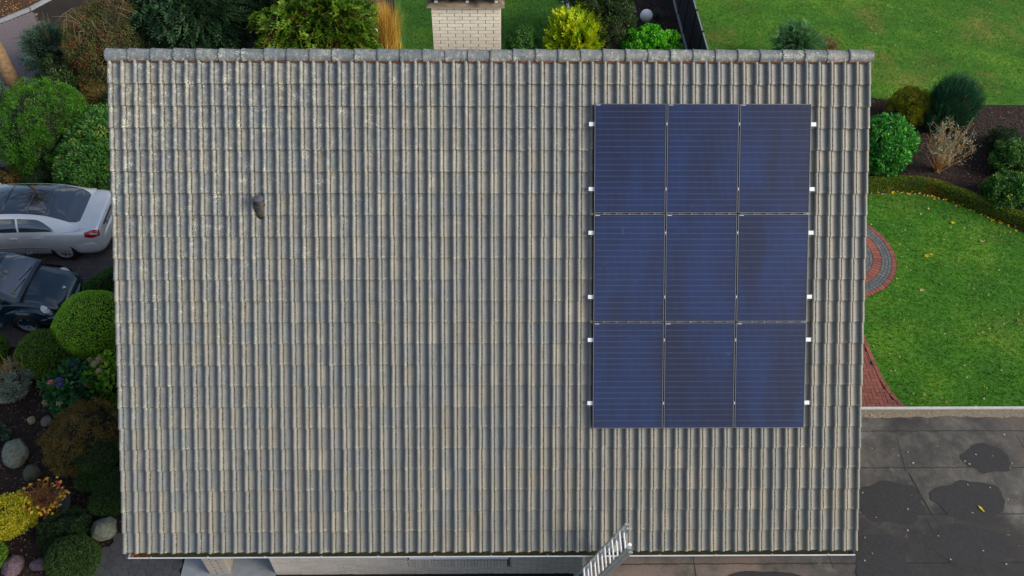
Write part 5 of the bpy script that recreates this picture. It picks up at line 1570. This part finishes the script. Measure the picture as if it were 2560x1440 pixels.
def patch(fn, u0, u1, v0, v1, nu, nv, off=0.005, name='p', mat=None, parent=None, both=False, lim=None):
    """piece of a surface laid a few millimetres proud; fn(u,v)->Vector"""
    V, F = [], []
    def nor(u, v):
        e = 1e-3
        a = fn(u + e, v) - fn(u - e, v); b = fn(u, v + e) - fn(u, v - e)
        n_ = a.cross(b)
        return n_.normalized() if n_.length > 1e-12 else Vector((0, 0, 1))
    cen = fn((u0 + u1) / 2, (v0 + v1) / 2)
    for i in range(nu + 1):
        u = u0 + (u1 - u0) * i / nu
        a, b = (v0, v1) if lim is None else lim(u)
        for j in range(nv + 1):
            v = a + (b - a) * j / nv
            p = fn(u, v); n_ = nor(u, v)
            if n_.z < -0.15 or (abs(n_.z) < 0.6 and n_.y * p.y < 0 and abs(p.y) > 0.2): n_ = -n_
            V.append(p + n_ * off)
    w = nv + 1
    for i in range(nu):
        for j in range(nv):
            F.append((i * w + j, i * w + j + 1, (i + 1) * w + j + 1, (i + 1) * w + j))
    rim = [i * w for i in range(nu + 1)] + [nu * w + j for j in range(1, w)] + [i * w + nv for i in range(nu - 1, -1, -1)] + [j for j in range(nv - 1, 0, -1)]
    o0 = len(V)
    for i in rim:
        V.append(V[i] + (Vector((0, 0, 0.72)) - V[i]).normalized() * (off * 2.2))
    for k in range(len(rim)):
        k2 = (k + 1) % len(rim)
        F.append((rim[k], rim[k2], o0 + k2, o0 + k))
    m_ = MB(); m_.v = V; m_.f = F
    return m_.build(name, mat, parent, True, 40)

def cut_wheels(ob, centers, r, w):
    tmp = []
    for c in centers:
        m_ = MB().lathe([(r, -w), (r, w)], 40)
        o = m_.build('cutter', None); o.location = c; o.rotation_euler = (R(90), 0, 0)
        md = ob.modifiers.new('cut', 'BOOLEAN'); md.operation = 'DIFFERENCE'; md.solver = 'EXACT'; md.object = o
        tmp.append(o)
    bpy.context.view_layer.update()
    dg = bpy.context.evaluated_depsgraph_get()
    me = bpy.data.meshes.new_from_object(ob.evaluated_get(dg))
    ob.modifiers.clear(); ob.data = me
    me.set_sharp_from_angle(angle=R(38))
    for o in tmp: bpy.data.objects.remove(o)

def wheel(parent, x, y, r, side, spokes, rimr, double=False):
    wv = empty('wheel', (x, y, r), 0, parent=parent)
    tyre = MB().lathe([(rimr, -0.09), (r * 0.93, -0.105), (r, -0.08), (r, 0.08), (r * 0.93, 0.105), (rimr, 0.09), (rimr - 0.01, 0.0)], 40, closed=True).mesh('tyre', M['rubber'], True, 40)
    t = place('tyre', tyre, wv, (0, 0, 0), (R(90), 0, 0))
    m_ = MB().lathe([(rimr + 0.004, -0.085), (rimr - 0.008, -0.08), (rimr - 0.02, 0.0), (rimr - 0.02, 0.05)], 40, caps=False)
    rim = m_.build('rim', M['rim'], wv, True, 50, (0, 0, 0), (R(90), 0, 0))
    if side < 0: rim.rotation_euler = (R(-90), 0, 0)
    back = MB().lathe([(rimr - 0.02, -0.01), (0.0, -0.008)], 30).build('brake_shadow', M['black'], wv, False, None, (0, 0, 0), rim.rotation_euler)
    sp = MB()
    for k in range(spokes):
        a = 2 * math.pi * k / spokes
        for da in ((-0.09, 0.09) if double else (0.0,)):
            sp.bar((0.045 * math.cos(a), 0.045 * math.sin(a), -0.055), ((rimr - 0.012) * math.cos(a + da), (rimr - 0.012) * math.sin(a + da), -0.07), 0.024 if not double else 0.03, 0.02)
    sp.lathe([(0.0, -0.078), (0.05, -0.074), (0.06, -0.05)], 18)
    sp.build('spokes', M['rim'], wv, False, None, (0, 0, 0), rim.rotation_euler)
    return wv

def number_plate(parent, txt, loc, rot, name='number_plate'):
    """plate in its own x-y plane, x to the right, y up, facing +z"""
    o = MB().box(-0.26, 0.26, -0.055, 0.055, -0.004, 0.004).build(name, M['plate'], parent, False, None, loc)
    o.rotation_euler = rot
    MB().box(-0.258, -0.215, -0.053, 0.053, 0.0042, 0.0055).build('country_band', M['euroblue'], o)
    cu = bpy.data.curves.new('lettering', 'FONT')
    cu.body = txt; cu.size = 0.105; cu.align_x = 'CENTER'; cu.align_y = 'CENTER'; cu.offset = 0.002; cu.extrude = 0.0008
    t = bpy.data.objects.new('lettering', cu); COL.objects.link(t)
    bpy.context.view_layer.update()
    me = bpy.data.meshes.new_from_object(t.evaluated_get(bpy.context.evaluated_depsgraph_get()))
    bpy.data.objects.remove(t)
    me.materials.clear(); me.materials.append(M['ink'])
    place('lettering', me, o, (0.022, 0, 0.0055))
    return o

def sweep_bumper(plan, prof, name, mat, parent):
    """plan: half curve from side to centre line; prof: (inset, z)"""
    pts = [crom(plan, t) for t in np.linspace(0, len(plan) - 1, 24)]
    full = [(x, y) for x, y in pts] + [(x, -y) for x, y in pts[-2::-1]]
    V = []; F = []; m = len(prof)
    for i, (x, y) in enumerate(full):
        a = Vector(full[min(i + 1, len(full) - 1)]) - Vector(full[max(i - 1, 0)])
        n_ = Vector((a.y, -a.x)).normalized()
        if n_.dot(Vector((full[len(full) // 2][0] - plan[0][0], 0)) + Vector((0, y)) * 0.5) < 0: n_ = -n_
        V += [(x - n_.x * ins, y - n_.y * ins, z) for ins, z in prof]
    for i in range(len(full) - 1):
        for k in range(m - 1):
            F.append((i * m + k, i * m + k + 1, (i + 1) * m + k + 1, (i + 1) * m + k))
    m_ = MB(); m_.v = V; m_.f = F
    return m_.build(name, mat, parent, True, 45)

# ---- silver saloon, rear towards the house (local x forward, 0 at the rear bumper)
saloon = empty('car', (-10.14, 4.99, 0.022), R(180 + 1.5), 'silver saloon car with a black glass roof parked on the drive', 'car')
bs = BodySurf([(0.06, 0.70, 0.34, 0.80, 0.86), (0.10, 0.78, 0.30, 0.90, 0.955), (0.16, 0.83, 0.27, 0.945, 0.985), (0.35, 0.875, 0.24, 0.96, 1.02), (0.70, 0.90, 0.22, 0.965, 1.05), (1.1, 0.91, 0.20, 0.965, 1.06),
               (1.8, 0.911, 0.19, 0.955, 1.03), (2.5, 0.911, 0.19, 0.94, 1.0), (3.3, 0.91, 0.19, 0.925, 0.985), (3.75, 0.90, 0.20, 0.90, 0.965), (4.2, 0.875, 0.22, 0.83, 0.885), (4.55, 0.81, 0.24, 0.74, 0.79), (4.74, 0.68, 0.28, 0.64, 0.68), (4.80, 0.56, 0.36, 0.58, 0.60)])
body = place('body', bs.mesh('body', M['silver']), saloon)
RAX, FAX, WR = 1.10, 3.955, 0.325
cut_wheels(body, [(x, y, WR) for x in (RAX, FAX) for y in (0.86, -0.86)], 0.365, 0.24)
for x in (RAX, FAX):
    for s in (1, -1):
        wheel(saloon, x, s * 0.80, WR, s, 10, 0.225)
        MB().lathe([(0.3645, -0.12), (0.3645, 0.12)], 30, caps=False).build('wheel_well', M['black'], saloon, True, None, (x, s * 0.70, WR), (R(90), 0, 0))
cs = CabSurf([(0.50, 1.02, 0.70, 1.0, 0.80), (0.60, 1.07, 0.70, 0.985, 0.83), (0.85, 1.21, 0.67, 0.975, 0.855), (1.20, 1.36, 0.645, 0.965, 0.875), (1.65, 1.435, 0.625, 0.955, 0.885), (2.2, 1.455, 0.615, 0.945, 0.885),
              (2.75, 1.435, 0.62, 0.94, 0.885), (3.1, 1.36, 0.635, 0.935, 0.88), (3.45, 1.18, 0.67, 0.93, 0.87), (3.80, 0.985, 0.72, 0.925, 0.86)])
V = []; F = []
xs_ = np.linspace(0.50, 3.80, 50); ss_ = np.linspace(-2, 2, 41)
for x in xs_:
    for s in ss_: V.append(cs.P(x, abs(s), 1 if s >= 0 else -1))
for i in range(49):
    for j in range(40):
        F.append((i * 41 + j, (i + 1) * 41 + j, (i + 1) * 41 + j + 1, i * 41 + j + 1))
m_ = MB(); m_.v = V; m_.f = F
m_.build('cabin_shell', M['silver'], saloon, True)
def cabfn(x, s): return cs.P(x, abs(s), 1 if s >= 0 else -1)
for k, (a, b) in enumerate([(1.27, 1.72), (1.735, 2.33), (2.345, 2.93)]):
    patch(cabfn, a, b, -0.93, 0.93, 8, 22, 0.006, 'glass_roof_panel', M['carglass'], saloon)
patch(cabfn, 0.56, 1.255, -0.9, 0.9, 12, 22, 0.006, 'rear_window', M['carglass'], saloon, lim=lambda u: (-(0.72 + 0.22 * min(1, (u - 0.56) / 0.22) ** 0.6), 0.72 + 0.22 * min(1, (u - 0.56) / 0.22) ** 0.6))
patch(cabfn, 2.96, 3.72, -0.93, 0.93, 12, 22, 0.006, 'windshield', M['carglass'], saloon)
for s in (1, -1):
    fn = (lambda sd: (lambda x, q: cs.P(x, q, sd)))(s)
    def top_(u): return 1.16 + 0.66 * max(0.0, (1.55 - u) / 0.45) ** 1.8 if u < 1.55 else 1.16
    patch(fn, 1.13, 1.98, 1.15, 1.9, 14, 6, 0.005, 'side_window', M['carglass'], saloon, lim=lambda u: (min(top_(u), 1.84), 1.86))
    patch(fn, 2.04, 3.28, 1.15, 1.9, 14, 6, 0.005, 'side_window', M['carglass'], saloon, lim=lambda u: (1.16 + 0.5 * max(0, (u - 2.85) / 0.43) ** 1.6, 1.86))
    bf = (lambda sd: (lambda x, v: bs.P(x, v, sd)))(s)
    for a, b, hx_ in ((1.42, 2.00, 1.56), (2.015, 3.12, 2.18)):
        dr = patch(bf, a, b, 2.15, 4.85, 8, 12, 0.003, 'door', M['silver'], saloon)
        q = bs.P(hx_, 4.15, s)
        MB().bar((hx_ - 0.09, q.y + s * 0.022, q.z), (hx_ + 0.10, q.y + s * 0.022, q.z + 0.004), 0.022, 0.024).build('door_handle', M['silver'], dr)
    MB().bar((1.45, s * 0.917, 0.50), (3.1, s * 0.917, 0.49), 0.008, 0.018).build('rub_strip', M['chrome'], saloon)
    tl = patch(bf, 0.085, 0.40, 3.7, 5.05, 8, 8, 0.007, 'tail_light', M['redlens'], saloon, lim=lambda u: (3.72 + 0.25 * abs(u - 0.22) / 0.2, 5.0 - 1.5 * max(0, (u - 0.2)) ** 1.0))
    patch(bf, 0.12, 0.27, 4.1, 4.6, 6, 6, 0.012, 'reverse_lens', M['clearlens'], tl, lim=lambda u: (4.15 + 1.0 * (u - 0.12), 4.38 + 1.0 * (u - 0.12)))
    MB().lathe([(0.0, -0.06), (0.06, -0.05), (0.09, 0.0), (0.07, 0.05), (0.0, 0.07)], 14).build('wing_mirror', M['silver'], saloon, True, None, (3.12, s * 0.97, 0.98), (R(90), 0, 0)).scale = (0.8, 1.0, 1.0)
sweep_bumper([(0.70, 0.905), (0.42, 0.90), (0.22, 0.86), (0.09, 0.72), (0.03, 0.45), (0.01, 0.0)], [(0.06, 0.22), (0.015, 0.26), (0.0, 0.36), (0.0, 0.52), (0.012, 0.60), (0.04, 0.64), (0.14, 0.665)], 'rear_bumper', M['silver'], saloon)
lid = patch(bf, 0.17, 0.54, 5.4, 7, 8, 12, 0.004, 'boot_lid', M['silver'], saloon)
patch((lambda x, v: bs.P(x, v, 1)), 0.17, 0.54, 5.4, 7, 8, 12, 0.004, 'boot_lid', M['silver'], saloon)
MB().box(0.045, 0.075, -0.42, 0.42, 0.80, 0.875).build('boot_handle_strip', M['chrome'], saloon)
number_plate(saloon, 'D MN 678', (0.048, 0, 0.735), (R(90), 0, R(-90)))
MB().lathe([(0.038, -0.006), (0.044, 0.0), (0.038, 0.006), (0.032, 0.0)], 20, closed=True).build('star_emblem', M['chrome'], saloon, True, None, (0.075, 0, 0.90), (0, R(75), 0))
MB().box(0.0, 0.02, -0.5, 0.5, 0.25, 0.30).build('exhaust_trim', M['black'], saloon)

# ---- dark beetle, front towards the house (local x forward, 0 at the front bumper)
beetle = empty('car', (-10.28, 2.43, 0.022), R(-1.5), 'dark blue green rounded hatchback parked facing the clipped box dome', 'car')
bb = BodySurf([(-0.06, 0.42, 0.36, 0.52, 0.56), (-0.12, 0.56, 0.28, 0.60, 0.67), (-0.25, 0.63, 0.24, 0.67, 0.78), (-0.50, 0.66, 0.22, 0.75, 0.89), (-0.80, 0.68, 0.2, 0.82, 0.965), (-1.10, 0.71, 0.2, 0.88, 1.01), (-1.45, 0.75, 0.2, 0.92, 1.03),
               (-2.2, 0.78, 0.2, 0.93, 1.0), (-2.9, 0.77, 0.2, 0.92, 1.0), (-3.4, 0.70, 0.22, 0.86, 0.95), (-3.8, 0.56, 0.26, 0.70, 0.80), (-4.03, 0.40, 0.36, 0.52, 0.56)])
place('body', bb.mesh('body', M['darkblue']), beetle)
BFX, BRX, BWR = -0.97, -3.48, 0.315
for x in (BFX, BRX):
    for s in (1, -1):
        V = []; F = []; nu, nv = 28, 16
        for i in range(nu + 1):
            th = math.pi * i / nu
            for j in range(nv + 1):
                ph = math.pi * j / nv - math.pi / 2
                cx_ = math.cos(th) * abs(math.cos(ph)) ** 0.75
                V.append((x + 0.80 * cx_ + (0.03 if x == BFX else -0.03), s * (0.60 + 0.245 * math.sin(ph)), 0.30 + 0.455 * math.sin(th) ** 0.9 * abs(math.cos(ph)) ** 0.6))
        for i in range(nu):
            for j in range(nv):
                q = (i * (nv + 1) + j, (i + 1) * (nv + 1) + j, (i + 1) * (nv + 1) + j + 1, i * (nv + 1) + j + 1)
                F.append(q if s < 0 else q[::-1])
        m_ = MB(); m_.v = V; m_.f = F
        fd = m_.build('fender', M['darkblue'], beetle, True)
        # side skirt of the fender with the wheel arch left open
        sk = MB()
        for k in range(28):
            for (a0_, a1_) in ((math.pi * k / 28, math.pi * (k + 1) / 28),):
                r0_, r1_ = 0.355, 1
                pi = [(x + 0.355 * math.cos(a), s * 0.835, 0.315 + 0.355 * math.sin(a)) for a in (a0_, a1_)]
                po = [(x + 0.66 * math.cos(a), s * 0.80, 0.315 + 0.41 * math.sin(a)) for a in (a0_, a1_)]
                sk.add(pi + po[::-1], [(0, 1, 2, 3)])
        sk.build('arch_panel', M['darkblue'], beetle, True)
        wheel(beetle, x, s * 0.76, BWR, s, 6, 0.215, True)
        MB().lathe([(0.35, -0.10), (0.35, 0.10)], 30, caps=False).build('wheel_well', M['black'], beetle, True, None, (x, s * 0.74, 0.315), (R(90), 0, 0))
cb2 = CabSurf([(-0.93, 1.0, 0.66, 0.97, 0.70), (-1.12, 1.14, 0.655, 0.95, 0.735), (-1.36, 1.31, 0.63, 0.94, 0.76), (-1.62, 1.425, 0.60, 0.94, 0.77), (-2.0, 1.49, 0.58, 0.94, 0.775), (-2.5, 1.48, 0.575, 0.94, 0.77), (-3.0, 1.36, 0.58, 0.93, 0.74), (-3.4, 1.14, 0.56, 0.90, 0.66), (-3.75, 0.86, 0.45, 0.82, 0.52)])
V = []; F = []
xs_ = np.linspace(-0.94, -3.75, 50)
for x in xs_:
    for s in ss_: V.append(cb2.P(x, abs(s), 1 if s >= 0 else -1))
for i in range(49):
    for j in range(40):
        F.append((i * 41 + j, i * 41 + j + 1, (i + 1) * 41 + j + 1, (i + 1) * 41 + j))
m_ = MB(); m_.v = V; m_.f = F
m_.build('cabin_shell', M['darkblue'], beetle, True)
def cab2(x, s): return cb2.P(x, abs(s), 1 if s >= 0 else -1)
wsl = lambda u: (-0.93, 0.93)
wsh = patch(cab2, -1.02, -1.55, -0.93, 0.93, 12, 22, 0.006, 'windshield', M['carglass'], beetle)
patch(cab2, -2.85, -3.45, -0.9, 0.9, 10, 22, 0.006, 'rear_window', M['carglass'], beetle)
for s in (1, -1):
    fn = (lambda sd: (lambda x, q: cb2.P(x, q, sd)))(s)
    patch(fn, -1.36, -2.35, 1.15, 1.85, 12, 6, 0.005, 'side_window', M['carglass'], beetle, lim=lambda u: (1.15 + 0.6 * max(0, (u + 1.75) / 0.39) ** 1.6, 1.86))
    patch(fn, -2.40, -3.0, 1.15, 1.85, 10, 6, 0.005, 'side_window', M['carglass'], beetle, lim=lambda u: (1.15 + 0.6 * max(0, (-2.6 - u) / 0.4) ** 1.6, 1.86))
    bf = (lambda sd: (lambda x, v: bb.P(x, v, sd)))(s)
    dr = patch(bf, -1.45, -2.55, 2.2, 4.85, 8, 10, 0.004, 'door', M['darkblue'], beetle)
    MB().bar((-2.45, s * 0.79, 0.80), (-2.28, s * 0.79, 0.80), 0.02, 0.03).build('door_handle', M['darkblue'], dr)
    MB().box(-2.75, -1.6, s * 0.80 - 0.05, s * 0.80 + 0.05, 0.21, 0.27).build('running_board', plain('running_board_grey', '#56646e', 0.45, var=0.1), beetle)
    mr = MB().lathe([(0.0, -0.075), (0.055, -0.06), (0.09, 0.0), (0.07, 0.05), (0.0, 0.07)], 16).build('wing_mirror', M['darkblue'], beetle, True, None, (-1.30, s * 0.88, 0.98), (R(90), 0, R(90)))
    # headlight
    hn = Vector((0.62, s * 0.22, 0.75)).normalized()
    hl_ = MB().lathe([(0.0, 0.034), (0.07, 0.029), (0.122, 0.012), (0.140, -0.008), (0.140, -0.05)], 28).build('headlight', M['clearlens'], beetle, True, 60, (-0.44, s * 0.605, 0.672))
    hl_.rotation_euler = hn.to_track_quat('Z', 'Y').to_euler()
    MB().lathe([(0.140, -0.012), (0.154, -0.014), (0.156, -0.05), (0.140, -0.05)], 28, closed=True).build('headlight_ring', M['darkblue'], hl_, True, 40)
    MB().lathe([(0.0, 0.0365), (0.035, 0.035), (0.04, 0.030)], 16).build('reflector', M['chrome'], hl_, True)
    MB().box(-0.26, -0.22, s * 0.62 - 0.10, s * 0.62 + 0.10, 0.33, 0.385).build('indicator', M['clearlens'], beetle, False, None, (0, 0, 0), (0, 0, 0)).rotation_euler = (0, 0, s * 0.0)
sweep_bumper([(-0.62, 0.835), (-0.40, 0.82), (-0.20, 0.70), (-0.06, 0.45), (0.0, 0.2), (0.01, 0.0)], [(0.10, 0.20), (0.04, 0.25), (0.02, 0.33), (0.02, 0.38), (0.0, 0.40), (0.0, 0.47), (0.03, 0.515), (0.11, 0.54)], 'front_bumper', M['darkblue'], beetle)
sweep_bumper([(-3.6, 0.82), (-3.85, 0.75), (-4.0, 0.5), (-4.07, 0.2), (-4.08, 0.0)], [(0.08, 0.22), (0.02, 0.27), (0.0, 0.40), (0.02, 0.50), (0.10, 0.53)], 'rear_bumper', M['darkblue'], beetle)
def bon(x, v): return bb.P(x, 7 - abs(v), 1 if v >= 0 else -1)
hood = patch(bon, -0.155, -0.90, -1.9, 1.9, 14, 26, 0.007, 'bonnet', M['darkblue'], beetle, lim=lambda u: (-(1.05 + 0.85 * min(1, (-u - 0.155) / 0.35) ** 0.55), 1.05 + 0.85 * min(1, (-u - 0.155) / 0.35) ** 0.55))
patch(bon, -0.915, -1.02, -1.85, 1.85, 5, 24, 0.010, 'cowl_panel', M['black'], beetle)
for s, x0_ in ((0.5, -1.0), (-0.05, -1.0)):
    a = cab2(-1.03, s * 1.1) + Vector((0.01, 0, 0.02)); b = cab2(-1.10, s * 1.1 - 0.75) + Vector((0.01, 0, 0.02))
    MB().bar(a, b, 0.012, 0.012).build('wiper', M['black'], beetle)
em_ = bon(-0.22, 0.0)
emb = MB().lathe([(0.0, 0.004), (0.045, 0.003), (0.052, -0.004)], 22).build('emblem', M['chrome'], beetle, True, None, em_ + Vector((0.012, 0, 0.010)), (0, R(38), 0))
MB().lathe([(0.028, 0.0045), (0.034, 0.0055), (0.040, 0.0045), (0.034, 0.0035)], 22, closed=True).build('emblem_ring', M['ink'], emb, True)
pl_ = number_plate(beetle, 'D AE 2063', (0.028, 0, 0.325), (R(90), 0, R(90)))
st_ = wsh
for (x, s, m__, nm) in ((-1.38, -0.08, M['stonetan'], 'dash_sticker'), (-1.10, -0.78, plain('green_sticker', '#4d9a57', 0.5, var=0.05), 'emission_sticker')):
    q = cab2(x, s); 
    MB().lathe([(0.0, 0.004), (0.045, 0.004), (0.047, 0.0)], 14).build(nm, m__, wsh, False, None, q + Vector((0.012, 0, 0.014)), (0, R(35), 0))
